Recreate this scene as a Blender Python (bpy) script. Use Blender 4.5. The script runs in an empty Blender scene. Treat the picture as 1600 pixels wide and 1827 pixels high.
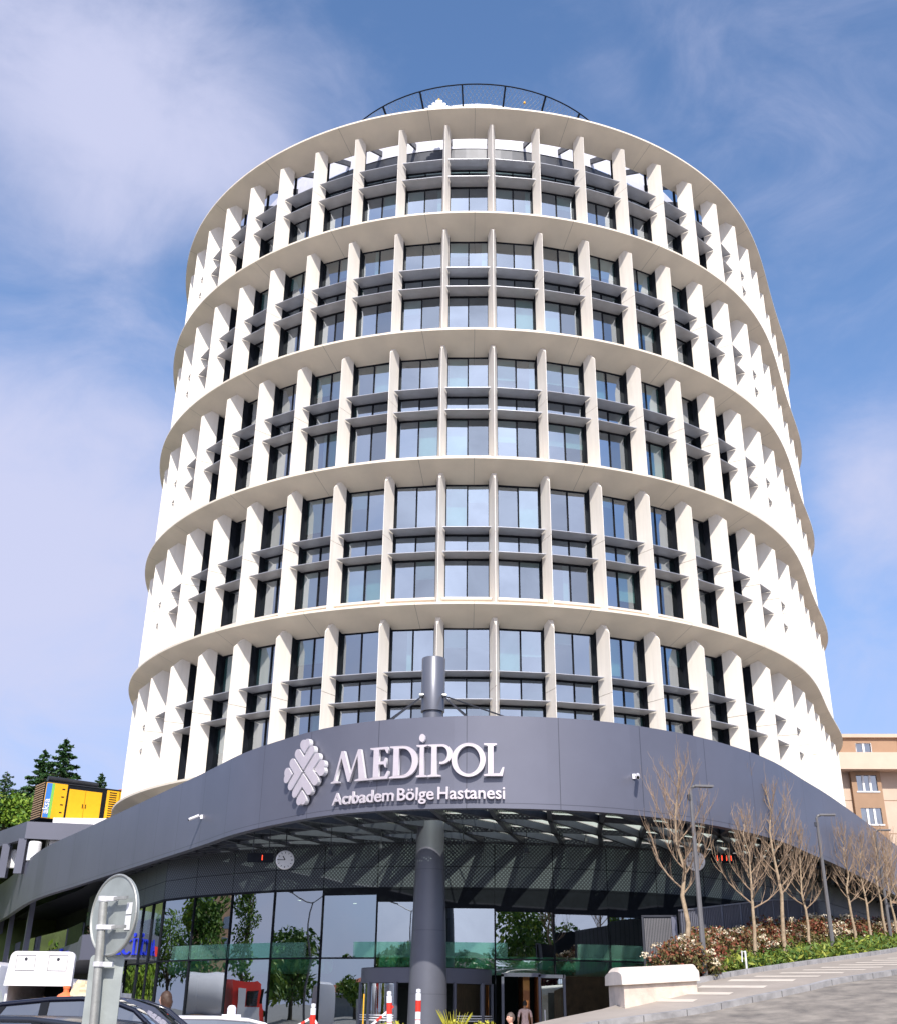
import bpy, bmesh, math, random
import numpy as np
from mathutils import Vector, Matrix
R = math.radians
sc = bpy.context.scene
col = sc.collection
EYE = 1.4                      # eye height above the entrance paving
# ------------------------------------------------------------------ camera
TH, FPX, ROLL = 0.430559485, 1930.197, 0.0129666658
cam_d = bpy.data.cameras.new('camera'); cam = bpy.data.objects.new('camera', cam_d); col.objects.link(cam)
U = Vector((0, -math.sin(TH), math.cos(TH))); F = Vector((0, math.cos(TH), math.sin(TH))); X = Vector((1, 0, 0))
c_, s_ = math.cos(ROLL), math.sin(ROLL)
rt = X*c_ + U*s_; up = -X*s_ + U*c_
m = Matrix((rt, up, -F)).transposed().to_4x4(); m.translation = Vector((0, 0, EYE))
cam.matrix_world = m
cam_d.sensor_fit = 'HORIZONTAL'; cam_d.sensor_width = 36; cam_d.lens = FPX/1600*36
cam_d.clip_start = .1; cam_d.clip_end = 3000
sc.camera = cam
# ------------------------------------------------------------------ light
SUN_EL, SUN_AZ = R(43), R(-87)          # direction to the sun, azimuth in the XY plane
sd = Vector((math.cos(SUN_EL)*math.cos(SUN_AZ), math.cos(SUN_EL)*math.sin(SUN_AZ), math.sin(SUN_EL)))
sl = bpy.data.lights.new('sun', 'SUN'); sl.energy = 5.0; sl.angle = R(.5); sl.color = (1, .94, .86)
so = bpy.data.objects.new('sun', sl); col.objects.link(so)
so.rotation_euler = (-sd).to_track_quat('-Z', 'Y').to_euler()
sc.view_settings.view_transform = 'Standard'; sc.view_settings.look = 'None'
sc.view_settings.exposure = 0.13; sc.view_settings.gamma = 1
w = bpy.data.worlds.new('World'); sc.world = w; w.use_nodes = True
nt = w.node_tree; N = nt.nodes; L = nt.links; N.clear()
def nd(t, **k):
    n = N.new(t)
    for a, b in k.items(): setattr(n, a, b)
    return n
sky = nd('ShaderNodeTexSky', sky_type='NISHITA', sun_disc=False)
sky.sun_elevation = SUN_EL; sky.sun_rotation = math.atan2(sd.x, sd.y)
sky.altitude = 50; sky.air_density = 1.0; sky.dust_density = .4; sky.ozone_density = 2.2
tc = nd('ShaderNodeTexCoord')
hs = nd('ShaderNodeHueSaturation'); hs.inputs['Saturation'].default_value = 1.10; hs.inputs['Value'].default_value = 1.62; hs.inputs['Hue'].default_value = .503
L.new(sky.outputs[0], hs.inputs['Color'])
mp = nd('ShaderNodeMapping'); mp.inputs['Scale'].default_value = (1.0, 1.0, 1.6); mp.inputs['Location'].default_value = (.35, .1, .2)
L.new(tc.outputs['Generated'], mp.inputs[0])
no = nd('ShaderNodeTexNoise'); no.inputs['Scale'].default_value = 2.3; no.inputs['Detail'].default_value = 9; no.inputs['Roughness'].default_value = .55; no.inputs['Distortion'].default_value = .5
L.new(mp.outputs[0], no.inputs[0])
def mth(op, a, b=None, c=None, clamp=False):
    n = nd('ShaderNodeMath', operation=op); n.use_clamp = clamp
    for i, v in enumerate((a, b, c)):
        if v is None: continue
        if isinstance(v, (int, float)): n.inputs[i].default_value = v
        else: L.new(v, n.inputs[i])
    return n.outputs[0]
def pdir(x, y):
    x = (x-800)/FPX; y = -(y-913.5)/FPX
    return (F + rt*x + up*y).normalized()
def patch(d, r0, r1, amp):
    v = nd('ShaderNodeVectorMath', operation='DISTANCE'); L.new(tc.outputs['Generated'], v.inputs[0]); v.inputs[1].default_value = d
    q = nd('ShaderNodeMapRange', interpolation_type='SMOOTHSTEP'); L.new(v.outputs['Value'], q.inputs[0])
    q.inputs[1].default_value = r0; q.inputs[2].default_value = r1; q.inputs[3].default_value = amp; q.inputs[4].default_value = 0
    return q.outputs[0]
acc = None
for (d, r0, r1, amp) in [(pdir(330, 120), .02, .20, .24), (pdir(250, 330), .0, .16, .16), (pdir(520, 330), .0, .13, .14),(pdir(-50, 60), 0, .25, .2),
                         (pdir(60, 820), .0, .26, .2), (pdir(0, 1150), .02, .38, .26), (pdir(1560, 860), .0, .12, .36), (pdir(1500, 60), .0, .3, .10),
                         (pdir(1600, 1300), .0, .3, .10), (Vector((.05, -.72, .69)).normalized(), .0, .55, .42), (Vector((0, -1, .5)).normalized(), .1, 1.25, .30), (Vector((-1, 0, .05)), .1, .9, .25), (Vector((-.8, -.4, .3)).normalized(), .1, .7, .2),
                         (Vector((.1, -.95, .1)).normalized(), .1, .9, .35)]:
    p = patch(tuple(d), r0, r1, amp)
    acc = p if acc is None else mth('ADD', acc, p)
no2 = nd('ShaderNodeTexNoise'); no2.inputs['Scale'].default_value = 6.5; no2.inputs['Detail'].default_value = 11; no2.inputs['Roughness'].default_value = .60; no2.inputs['Distortion'].default_value = .7
L.new(mp.outputs[0], no2.inputs[0])
n12 = mth('ADD', mth('MULTIPLY', no.outputs['Fac'], .55), mth('MULTIPLY', no2.outputs['Fac'], .45))
cl = mth('ADD', n12, acc)
cr = nd('ShaderNodeMapRange', interpolation_type='SMOOTHSTEP'); L.new(cl, cr.inputs[0])
cr.inputs[1].default_value = .47; cr.inputs[2].default_value = .94; cr.inputs[3].default_value = 0.0; cr.inputs[4].default_value = .92
mx = nd('ShaderNodeMixRGB'); L.new(cr.outputs[0], mx.inputs[0]); sx = nd('ShaderNodeSeparateXYZ'); L.new(tc.outputs['Generated'], sx.inputs[0])
hz = nd('ShaderNodeMapRange', interpolation_type='SMOOTHSTEP'); L.new(sx.outputs[2], hz.inputs[0]); hz.inputs[1].default_value = -.02; hz.inputs[2].default_value = .62; hz.inputs[3].default_value = .85; hz.inputs[4].default_value = 0
hm = nd('ShaderNodeMixRGB'); L.new(hz.outputs[0], hm.inputs[0]); L.new(hs.outputs[0], hm.inputs[1]); hm.inputs[2].default_value = (2.2, 3.0, 5.9, 1)      # thin lavender haze low in the sky
L.new(hm.outputs[0], mx.inputs[1]); mx.inputs[2].default_value = (4.8, 5.0, 6.7, 1)
bg = nd('ShaderNodeBackground'); bg.inputs['Strength'].default_value = .125
gl = patch((.03, -.84, .54), .03, .95, 1.0)      # bright thin cloud round the sun, behind the viewer
gm = nd('ShaderNodeMixRGB', blend_type='ADD'); L.new(mth('MULTIPLY', gl, no2.outputs['Fac']), gm.inputs[0]); L.new(mx.outputs[0], gm.inputs[1]); gm.inputs[2].default_value = (15, 16, 18.5, 1)
L.new(gm.outputs[0], bg.inputs[0]); wo = nd('ShaderNodeOutputWorld'); L.new(bg.outputs[0], wo.inputs[0])

# ------------------------------------------------------------------ materials
def newmat(name):
    mt = bpy.data.materials.new(name); mt.use_nodes = True; nt = mt.node_tree
    return mt, nt, nt.nodes['Principled BSDF']
def pbr(name, c, rough=.6, metal=0, var=.12, scale=3.0, bump=.0, spec=None, stretch=None, c2=None, bscale=None):
    mt, nt, b = newmat(name)
    tc = nt.nodes.new('ShaderNodeTexCoord'); mp = nt.nodes.new('ShaderNodeMapping'); nt.links.new(tc.outputs['Object'], mp.inputs[0])
    if stretch: mp.inputs['Scale'].default_value = stretch
    n = nt.nodes.new('ShaderNodeTexNoise'); n.inputs['Scale'].default_value = scale; n.inputs['Detail'].default_value = 8; n.inputs['Roughness'].default_value = .6
    nt.links.new(mp.outputs[0], n.inputs[0])
    r = nt.nodes.new('ShaderNodeValToRGB'); e = r.color_ramp.elements
    e[0].position = .3; e[1].position = .7
    e[0].color = (*[max(0, v*(1-var)) for v in c], 1)
    e[1].color = (*(c2 or [min(1, v*(1+var)) for v in c]), 1)
    nt.links.new(n.outputs['Fac'], r.inputs[0]); nt.links.new(r.outputs[0], b.inputs['Base Color'])
    b.inputs['Roughness'].default_value = rough; b.inputs['Metallic'].default_value = metal
    if spec is not None: b.inputs['Specular IOR Level'].default_value = spec
    if bump:
        n2 = nt.nodes.new('ShaderNodeTexNoise'); n2.inputs['Scale'].default_value = bscale or scale*6; n2.inputs['Detail'].default_value = 6
        nt.links.new(tc.outputs['Object'], n2.inputs[0])
        bp = nt.nodes.new('ShaderNodeBump'); bp.inputs['Strength'].default_value = bump; bp.inputs['Distance'].default_value = .02
        nt.links.new(n2.outputs['Fac'], bp.inputs['Height']); nt.links.new(bp.outputs[0], b.inputs['Normal'])
    return mt
def seam(mt, pu, wu, pv=None, wv=None, dark=.45, off=0.0, tone=0.0):
    """thin darker joint lines on a material, laid out in metres on the surface's UVs"""
    nt = mt.node_tree; b = nt.nodes['Principled BSDF']; src = b.inputs['Base Color'].links[0].from_socket
    uv = nt.nodes.new('ShaderNodeUVMap'); sp = nt.nodes.new('ShaderNodeSeparateXYZ'); nt.links.new(uv.outputs[0], sp.inputs[0])
    outs = []
    for ax, p, wd in ((0, pu, wu), (1, pv, wv)):
        if not p: continue
        a = nt.nodes.new('ShaderNodeMath'); a.operation = 'ADD'; nt.links.new(sp.outputs[ax], a.inputs[0]); a.inputs[1].default_value = 1000+off
        k = nt.nodes.new('ShaderNodeMath'); k.operation = 'MODULO'; nt.links.new(a.outputs[0], k.inputs[0]); k.inputs[1].default_value = p
        l = nt.nodes.new('ShaderNodeMath'); l.operation = 'LESS_THAN'; nt.links.new(k.outputs[0], l.inputs[0]); l.inputs[1].default_value = wd
        outs.append(l.outputs[0])
    o = outs[0]
    if len(outs) > 1:
        q = nt.nodes.new('ShaderNodeMath'); q.operation = 'MAXIMUM'; nt.links.new(outs[0], q.inputs[0]); nt.links.new(outs[1], q.inputs[1]); o = q.outputs[0]
    mx = nt.nodes.new('ShaderNodeMixRGB'); mx.blend_type = 'MULTIPLY'; nt.links.new(o, mx.inputs[0]); nt.links.new(src, mx.inputs[1]); mx.inputs[2].default_value = (dark, dark, dark, 1)
    nt.links.new(mx.outputs[0], b.inputs['Base Color'])
    if tone:          # each panel a slightly different shade of paint
        fl = nt.nodes.new('ShaderNodeMath'); fl.operation = 'DIVIDE'; nt.links.new(sp.outputs[0], fl.inputs[0]); fl.inputs[1].default_value = pu
        f0 = nt.nodes.new('ShaderNodeMath'); f0.operation = 'ADD'; nt.links.new(fl.outputs[0], f0.inputs[0]); f0.inputs[1].default_value = off/pu+500
        f2 = nt.nodes.new('ShaderNodeMath'); f2.operation = 'FLOOR'; nt.links.new(f0.outputs[0], f2.inputs[0])
        wn = nt.nodes.new('ShaderNodeTexWhiteNoise'); wn.noise_dimensions = '1D'; nt.links.new(f2.outputs[0], wn.inputs['W'])
        mr = nt.nodes.new('ShaderNodeMapRange'); nt.links.new(wn.outputs['Value'], mr.inputs[0]); mr.inputs[3].default_value = 1-tone; mr.inputs[4].default_value = 1+tone
        m3 = nt.nodes.new('ShaderNodeVectorMath'); m3.operation = 'SCALE'; nt.links.new(mx.outputs[0], m3.inputs[0]); nt.links.new(mr.outputs[0], m3.inputs['Scale'])
        nt.links.new(m3.outputs[0], b.inputs['Base Color'])
    return mt
def glass(name, tint, fac, gcol=(.9, .93, .97), rough=.0, wav=0.0, wscale=.6, vary=0.0):
    mt = bpy.data.materials.new(name); mt.use_nodes = True; nt = mt.node_tree; nt.nodes.clear()
    o = nt.nodes.new('ShaderNodeOutputMaterial'); mx = nt.nodes.new('ShaderNodeMixShader')
    g = nt.nodes.new('ShaderNodeBsdfGlossy'); g.inputs['Color'].default_value = (*gcol, 1); g.inputs['Roughness'].default_value = rough
    t = nt.nodes.new('ShaderNodeBsdfTransparent'); t.inputs['Color'].default_value = (*tint, 1)
    fr = nt.nodes.new('ShaderNodeLayerWeight'); fr.inputs[0].default_value = .25
    mr = nt.nodes.new('ShaderNodeMapRange'); mr.inputs[3].default_value = fac; mr.inputs[4].default_value = 1.0
    if vary:
        ge = nt.nodes.new('ShaderNodeNewGeometry'); m4 = nt.nodes.new('ShaderNodeMapRange'); nt.links.new(ge.outputs['Random Per Island'], m4.inputs[0]); m4.inputs[3].default_value = fac-vary; m4.inputs[4].default_value = fac+vary
        nt.links.new(m4.outputs[0], mr.inputs[3])
    nt.links.new(fr.outputs['Fresnel'], mr.inputs[0]); nt.links.new(mr.outputs[0], mx.inputs[0])
    nt.links.new(t.outputs[0], mx.inputs[1]); nt.links.new(g.outputs[0], mx.inputs[2]); nt.links.new(mx.outputs[0], o.inputs[0])
    if wav:
        tc = nt.nodes.new('ShaderNodeTexCoord'); n = nt.nodes.new('ShaderNodeTexNoise'); n.inputs['Scale'].default_value = wscale; n.inputs['Detail'].default_value = 1
        nt.links.new(tc.outputs['Object'], n.inputs[0]); bp = nt.nodes.new('ShaderNodeBump'); bp.inputs['Distance'].default_value = 1; bp.inputs['Strength'].default_value = wav
        nt.links.new(n.outputs['Fac'], bp.inputs['Height']); nt.links.new(bp.outputs[0], g.inputs['Normal'])
    return mt
def perf(name, base, dot, pitch, r, holes=False):
    """dark sheet with round perforations on a staggered grid, in metres on the UVs"""
    mt, nt, b = newmat(name); b.inputs['Roughness'].default_value = .5; b.inputs['Metallic'].default_value = .2
    uv = nt.nodes.new('ShaderNodeUVMap'); mp = nt.nodes.new('ShaderNodeMapping'); mp.inputs['Scale'].default_value = (1/pitch, 1/pitch, 1); mp.inputs['Rotation'].default_value = (0, 0, R(45))
    nt.links.new(uv.outputs[0], mp.inputs[0]); v = nt.nodes.new('ShaderNodeTexVoronoi'); v.inputs['Scale'].default_value = 1; v.inputs['Randomness'].default_value = 0
    v.voronoi_dimensions = '2D'; nt.links.new(mp.outputs[0], v.inputs[0])
    l = nt.nodes.new('ShaderNodeMath'); l.operation = 'LESS_THAN'; nt.links.new(v.outputs['Distance'], l.inputs[0]); l.inputs[1].default_value = r
    b.inputs['Base Color'].default_value = (*base, 1)
    if holes:
        o = nt.nodes['Material Output']; t = nt.nodes.new('ShaderNodeBsdfTransparent'); t.inputs[0].default_value = (*dot, 1); mx = nt.nodes.new('ShaderNodeMixShader')
        nt.links.new(l.outputs[0], mx.inputs[0]); nt.links.new(b.outputs[0], mx.inputs[1]); nt.links.new(t.outputs[0], mx.inputs[2]); nt.links.new(mx.outputs[0], o.inputs[0])
    else:
        mx = nt.nodes.new('ShaderNodeMixRGB'); nt.links.new(l.outputs[0], mx.inputs[0]); mx.inputs[1].default_value = (*base, 1); mx.inputs[2].default_value = (*dot, 1)
        nt.links.new(mx.outputs[0], b.inputs['Base Color'])
    return mt
def emit(name, c, s):
    mt, nt, b = newmat(name); b.inputs['Base Color'].default_value = (*c, 1); b.inputs['Emission Color'].default_value = (*c, 1); b.inputs['Emission Strength'].default_value = s
    return mt
def leafmat(name, c1, c2, c3=None):
    mt, nt, b = newmat(name); b.inputs['Roughness'].default_value = .55; b.inputs['Specular IOR Level'].default_value = .25
    g = nt.nodes.new('ShaderNodeNewGeometry'); r = nt.nodes.new('ShaderNodeValToRGB'); nt.links.new(g.outputs['Random Per Island'], r.inputs[0])
    e = r.color_ramp.elements; e[0].color = (*c1, 1); e[1].color = (*c2, 1)
    if c3: k = e.new(.55); k.color = (*c3, 1)
    nt.links.new(r.outputs[0], b.inputs['Base Color'])
    try: b.inputs['Transmission Weight'].default_value = 0
    except Exception: pass
    return mt
M = {}
M['fin'] = pbr('cream_cladding', (.83, .77, .685), .55, var=.06, scale=1.6, bump=.05, stretch=(2.5, 2.5, .22))
M['slab'] = seam(pbr('cream_soffit', (.78, .69, .56), .55, var=.10, scale=.3, bump=.05), 5.85, .03, dark=.55, tone=.025)
M['sill'] = pbr('beige_sill', (.66, .58, .51), .6, var=.06)
M['shelf'] = pbr('grey_sunshade_metal', (.40, .41, .45), .4, .3, var=.08, scale=2)
M['parapet'] = pbr('pale_terrace_panels', (.60, .60, .66), .5, var=.08)
M['black'] = pbr('dark_window_frame', (.010, .012, .017), .7, var=.2, spec=.12)
M['dark'] = pbr('dark_grey_metal', (.035, .038, .048), .45, .3, var=.2, scale=2)
M['lattice'] = pbr('grey_lattice_steel', (.075, .08, .10), .45, .3, var=.15, scale=2)
M['fascia'] = seam(pbr('slate_metal_fascia', (.135, .139, .178), .42, .25, var=.07, scale=.35, bump=.02), 3.05, .028, 3.0, .022, dark=.5, off=.95, tone=.07)
M['pole'] = seam(pbr('slate_painted_steel', (.135, .140, .168), .36, .3, var=.07, scale=.8), 60, .0001, 2.05, .02, dark=.7, off=.6)
M['glass'] = glass('tower_glass', (.34, .52, .52), .36, (.84, .92, 1.0), vary=.09)
M['eglass'] = glass('entrance_glass', (.42, .6, .52), .44, (.88, .95, .97), wav=.006, wscale=.35)
def skylight(name, c, tr):
    mt = bpy.data.materials.new(name); mt.use_nodes = True; nt = mt.node_tree; nt.nodes.clear(); A = nt.nodes.new
    o = A('ShaderNodeOutputMaterial'); mx = A('ShaderNodeMixShader'); a = A('ShaderNodeMixShader'); t = A('ShaderNodeBsdfTranslucent'); d = A('ShaderNodeBsdfDiffuse'); p = A('ShaderNodeBsdfTransparent')
    t.inputs[0].default_value = (*c, 1); d.inputs[0].default_value = (*[v*.5 for v in c], 1); p.inputs[0].default_value = (*c, 1); a.inputs[0].default_value = .15; mx.inputs[0].default_value = tr
    nt.links.new(t.outputs[0], a.inputs[1]); nt.links.new(d.outputs[0], a.inputs[2]); nt.links.new(a.outputs[0], mx.inputs[1]); nt.links.new(p.outputs[0], mx.inputs[2]); nt.links.new(mx.outputs[0], o.inputs[0]); return mt
M['sglass'] = skylight('skylight_glass', (.80, .90, .80), .70)
M['film'] = skylight('green_window_film', (.66, .95, .84), .74)
M['bglass'] = glass('balustrade_glass', (.7, .8, .8), .35)
M['blind'] = pbr('roller_blind', (.62, .70, .66), .8, var=.04)
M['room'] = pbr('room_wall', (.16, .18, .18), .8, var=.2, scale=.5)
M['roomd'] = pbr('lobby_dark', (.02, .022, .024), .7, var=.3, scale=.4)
M['letter'] = pbr('brushed_letter_metal', (.62, .555, .58), .38, .35, var=.05, scale=4)
M['letterside'] = pbr('bright_letter_edge', (.8, .78, .8), .35, .2, var=.04)
M['frieze'] = perf('perforated_frieze', (.032, .036, .046), (.12, .145, .16), .105, .33)
M['perf'] = perf('perforated_soffit', (.05, .054, .062), (.7, .85, .72), .11, .25, True)
M['white'] = pbr('white_paint', (.78, .78, .8), .5, var=.05)
M['dwhite'] = pbr('dirty_white_paint', (.78, .74, .74), .55, var=.10, scale=4, c2=(.86, .84, .84))
M['stone'] = pbr('cream_stone', (.72, .60, .50), .8, var=.20, scale=2.2, bump=.5, bscale=30)
M['stonecap'] = pbr('cream_cap_stone', (.76, .66, .57), .7, var=.13, scale=1.6, bump=.2, bscale=40)
M['pave'] = pbr('concrete_pavers', (.33, .285, .245), .85, var=.12, scale=.9, bump=.25, bscale=22)
M['pavel'] = pbr('pale_pavers', (.60, .53, .45), .8, var=.10, scale=2, bump=.2, bscale=22)
M['kerb'] = seam(pbr('kerb_stone', (.30, .29, .29), .8, var=.3, scale=2.5, bump=.3), 1.0, .025, dark=.35)
M['road'] = pbr('asphalt', (.18, .16, .142), .9, var=.25, scale=1.7, bump=.7, bscale=70, c2=(.33, .29, .245))
M['ground'] = pbr('forecourt_paving', (.22, .21, .2), .9, var=.2, scale=.6, bump=.2)
M['soil'] = pbr('bed_soil', (.16, .10, .06), .95, var=.3, scale=3, bump=.5)
M['hill'] = pbr('grassy_slope', (.09, .12, .035), .95, var=.35, scale=.4, bump=.6, bscale=3)
M['wallgrey'] = seam(pbr('ribbed_grey_fence_metal', (.125, .128, .16), .5, .2, var=.12, scale=.7), .22, .05, dark=.62)
M['lamp'] = pbr('lamp_post_paint', (.15, .145, .15), .5, .2, var=.1)
M['galv'] = pbr('galvanised_steel', (.44, .44, .41), .42, .55, var=.18, scale=9, bump=.08)
M['galvp'] = pbr('grey_sign_back', (.34, .37, .36), .5, .25, var=.12, scale=5, bump=.05)
M['clamp'] = pbr('aluminium_clamp', (.85, .83, .85), .35, .4, var=.06)
M['bark'] = pbr('pale_bark', (.36, .27, .18), .85, var=.3, scale=9, bump=.4)
M['twig'] = pbr('twig_bark', (.30, .21, .14), .85, var=.2, scale=5)
M['dbark'] = pbr('dark_bark', (.10, .075, .05), .9, var=.3, scale=6, bump=.4)
M['yellow'] = pbr('yellow_enclosure_paint', (.84, .44, .015), .45, var=.05)
M['blue'] = pbr('blue_panel', (.05, .22, .66), .5, var=.04)
M['green'] = pbr('green_panel', (.22, .55, .10), .5, var=.04)
M['bluesign'] = emit('blue_letter', (.012, .03, .50), .12)
M['red'] = pbr('red_paint', (.70, .035, .02), .45, var=.08)
M['redl'] = emit('red_led', (1, .06, .02), 3)
M['roof'] = pbr('red_roof_tiles', (.42, .10, .045), .8, var=.25, scale=5, bump=.5)
M['plaster'] = pbr('cream_plaster', (.60, .46, .36), .85, var=.06, scale=1)
M['plasterl'] = pbr('pale_plaster', (.68, .50, .39), .85, var=.05, scale=1)
M['brown'] = pbr('brown_plaster', (.37, .235, .15), .85, var=.06, scale=1)
M['hglass'] = glass('house_glass', (.3, .34, .36), .3)
M['curtain'] = pbr('curtain', (.45, .47, .48), .9, var=.2, scale=1, stretch=(9, 9, .2))
M['carblack'] = pbr('black_car_paint', (.012, .014, .028), .12, .2, var=.05, spec=.7)
M['cardark'] = pbr('charcoal_car_paint', (.03, .035, .05), .18, .3, var=.05, spec=.7)
M['carglass'] = glass('car_glass', (.10, .12, .14), .22)
M['rubber'] = pbr('rubber', (.02, .02, .02), .8, var=.2)
M['carwhite'] = pbr('white_car_paint', (.78, .76, .80), .2, .0, var=.02, spec=.6)
M['chrome'] = pbr('chrome', (.7, .7, .72), .15, .9, var=.05)
M['orange'] = pbr('orange_plastic', (.85, .20, .07), .5, var=.12)
M['wood'] = pbr('worn_planks', (.36, .24, .14), .85, var=.3, scale=4, stretch=(1, 6, 1), bump=.3)
M['sack'] = pbr('cream_sack', (.75, .62, .40), .9, var=.2, scale=5, bump=.4)
M['concrete'] = pbr('grey_concrete', (.32, .31, .29), .9, var=.2, scale=1, bump=.3)
M['duct'] = pbr('pale_green_duct', (.35, .75, .62), .5, var=.05)
M['lf_con'] = leafmat('conifer_needles', (.018, .06, .018), (.08, .15, .045), (.035, .09, .025))
M['lf_tree'] = leafmat('green_leaves', (.04, .10, .015), (.17, .26, .04), (.08, .16, .02))
M['lf_bright'] = leafmat('bright_green_leaves', (.10, .20, .02), (.30, .38, .05), (.18, .28, .03))
M['lf_red'] = leafmat('red_photinia_leaves', (.20, .045, .03), (.12, .10, .04), (.26, .09, .05))
M['lf_grn'] = leafmat('olive_shrub_leaves', (.07, .07, .025), (.26, .17, .08), (.13, .12, .04))
M['lf_flower'] = leafmat('cream_blossom', (.58, .46, .30), (.80, .72, .56), (.70, .60, .44))
M['lf_weed'] = leafmat('weed_leaves', (.045, .10, .018), (.30, .32, .05), (.12, .18, .03))
M['lf_purple'] = leafmat('purple_leaves', (.05, .012, .02), (.12, .03, .04))
M['lf_yel'] = leafmat('yellow_green_leaves', (.35, .32, .03), (.50, .46, .06))

# ------------------------------------------------------------------ helpers
class MB:
    """collects faces; build() links them as ONE mesh object"""
    def __init__(s): s.v = []; s.f = []; s.mi = []; s.uv = []
    def face(s, pts, mi=0, uv=None):
        n = len(s.v); s.v += [tuple(p) for p in pts]; s.f.append(tuple(range(n, n+len(pts)))); s.mi.append(mi)
        s.uv += list(uv) if uv else [(0, 0)]*len(pts)
    def grid(s, rows, mi=0, uvs=None, close=False):
        n = len(s.v); nr = len(rows); nc = len(rows[0])
        for r in rows: s.v += [tuple(p) for p in r]
        for i in range(nr-1):
            for j in range(nc if close else nc-1):
                a, b = n+i*nc+j, n+i*nc+(j+1) % nc
                s.f.append((a, b, b+nc, a+nc)); s.mi.append(mi)
                if uvs:
                    jj = j+1
                    s.uv += [uvs[i][j], uvs[i][jj], uvs[i+1][jj], uvs[i+1][j]]
                else: s.uv += [(0, 0)]*4
    def box(s, c, d, ax=None, mi=0):
        c = Vector(c); ax = ax or (Vector((1, 0, 0)), Vector((0, 1, 0)), Vector((0, 0, 1)))
        x, y, z = [Vector(a)*(k/2) for a, k in zip(ax, d)]
        P = [c+x*i+y*j+z*k for k in (-1, 1) for j in (-1, 1) for i in (-1, 1)]
        for q in ((0, 2, 3, 1), (4, 5, 7, 6), (0, 1, 5, 4), (2, 6, 7, 3), (0, 4, 6, 2), (1, 3, 7, 5)):
            s.face([P[i] for i in q], mi)
    def bb(s, x0, x1, y0, y1, z0, z1, mi=0): s.box(((x0+x1)/2, (y0+y1)/2, (z0+z1)/2), (abs(x1-x0), abs(y1-y0), abs(z1-z0)), mi=mi)
    def bar(s, a, b, w_, h_, mi=0, upv=(0, 0, 1)):
        a = Vector(a); b = Vector(b); d = b-a; l = d.length
        if l < 1e-6: return
        d /= l; u = Vector(upv)
        if abs(d.dot(u)) > .98: u = Vector((0, 1, 0))
        x = d.cross(u).normalized(); z = x.cross(d)
        s.box((a+b)/2, (w_, l, h_), (x, d, z), mi)
    def tube(s, pts, rad, n=8, mi=0, cap=True):
        pts = [Vector(p) for p in pts]; rad = rad if hasattr(rad, '__len__') else [rad]*len(pts)
        rows = []; prev = None
        for i, p in enumerate(pts):
            d = (pts[min(i+1, len(pts)-1)]-pts[max(i-1, 0)]).normalized()
            u = prev if prev is not None and abs(prev.dot(d)) < .95 else (Vector((0, 0, 1)) if abs(d.z) < .9 else Vector((1, 0, 0)))
            x = (u-d*u.dot(d)).normalized(); prev = x; y = d.cross(x)
            rows.append([p+(x*math.cos(t)+y*math.sin(t))*rad[i] for t in [2*math.pi*k/n for k in range(n)]])
        vv = 0; uvs = []
        for i, p in enumerate(pts):
            if i: vv += (p-pts[i-1]).length
            uvs.append([(k/n, vv) for k in range(n+1)])
        s.grid(rows, mi, uvs, close=True)
        if cap: s.face(rows[0][::-1], mi); s.face(rows[-1], mi)
    def lathe(s, prof, n=24, c=(0, 0, 0), mi=0, ax='z'):
        rows = []
        for r, z in prof:
            row = []
            for k in range(n):
                t = 2*math.pi*k/n; p = (r*math.cos(t), r*math.sin(t), z)
                if ax == 'y': p = (p[0], p[2], p[1])
                if ax == 'x': p = (p[2], p[0], p[1])
                row.append((c[0]+p[0], c[1]+p[1], c[2]+p[2]))
            rows.append(row)
        s.grid(rows, mi, close=True)
    def build(s, name, mats, parent=None, smooth=False, loc=None):
        me = bpy.data.meshes.new(name); me.from_pydata(s.v, [], s.f)
        for mt in (mats if isinstance(mats, (list, tuple)) else [mats]): me.materials.append(M[mt] if isinstance(mt, str) else mt)
        me.polygons.foreach_set('material_index', s.mi)
        if s.uv: me.uv_layers.new(name='UVMap').data.foreach_set('uv', np.array(s.uv, dtype=np.float32).ravel())
        if smooth: me.polygons.foreach_set('use_smooth', [True]*len(me.polygons))
        me.update(); me.validate()
        o = bpy.data.objects.new(name, me); col.objects.link(o)
        if loc: o.location = loc
        if parent: o.parent = parent
        return o
def tag(o, label=None, cat=None, group=None, kind=None):
    for k, v in (('label', label), ('category', cat), ('group', group), ('kind', kind)):
        if v: o[k] = v
    return o
def thing(name, label, cat, loc=(0, 0, 0), rz=0, group=None):
    o = bpy.data.objects.new(name, None); col.objects.link(o); o.empty_display_size = .2
    o.location = loc; o.rotation_euler = (0, 0, rz)
    return tag(o, label, cat, group)
def copy_tree(o, parent=None):
    c = o.copy(); col.objects.link(c)
    for k in list(c.keys()):
        if parent and k in ('label', 'category', 'group'): del c[k]
    if parent: c.parent = parent
    for ch in list(o.children): copy_tree(ch, c)
    return c
def sm(o, ang=35):
    me = o.data; me.polygons.foreach_set('use_smooth', [True]*len(me.polygons))
    try: me.set_sharp_from_angle(angle=R(ang))
    except Exception: pass
    return o
def weld(o, d=.0005):
    bm = bmesh.new(); bm.from_mesh(o.data); bmesh.ops.remove_doubles(bm, verts=bm.verts, dist=d); bmesh.ops.recalc_face_normals(bm, faces=bm.faces)
    bm.to_mesh(o.data); bm.free(); return o
def ray(x, y):
    x = (x-800)/FPX; y = -(y-913.5)/FPX
    return F + rt*x + up*y
def at(x, y, D):
    r = ray(x, y); return Vector((0, 0, EYE)) + r*(D/r.y)
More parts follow.
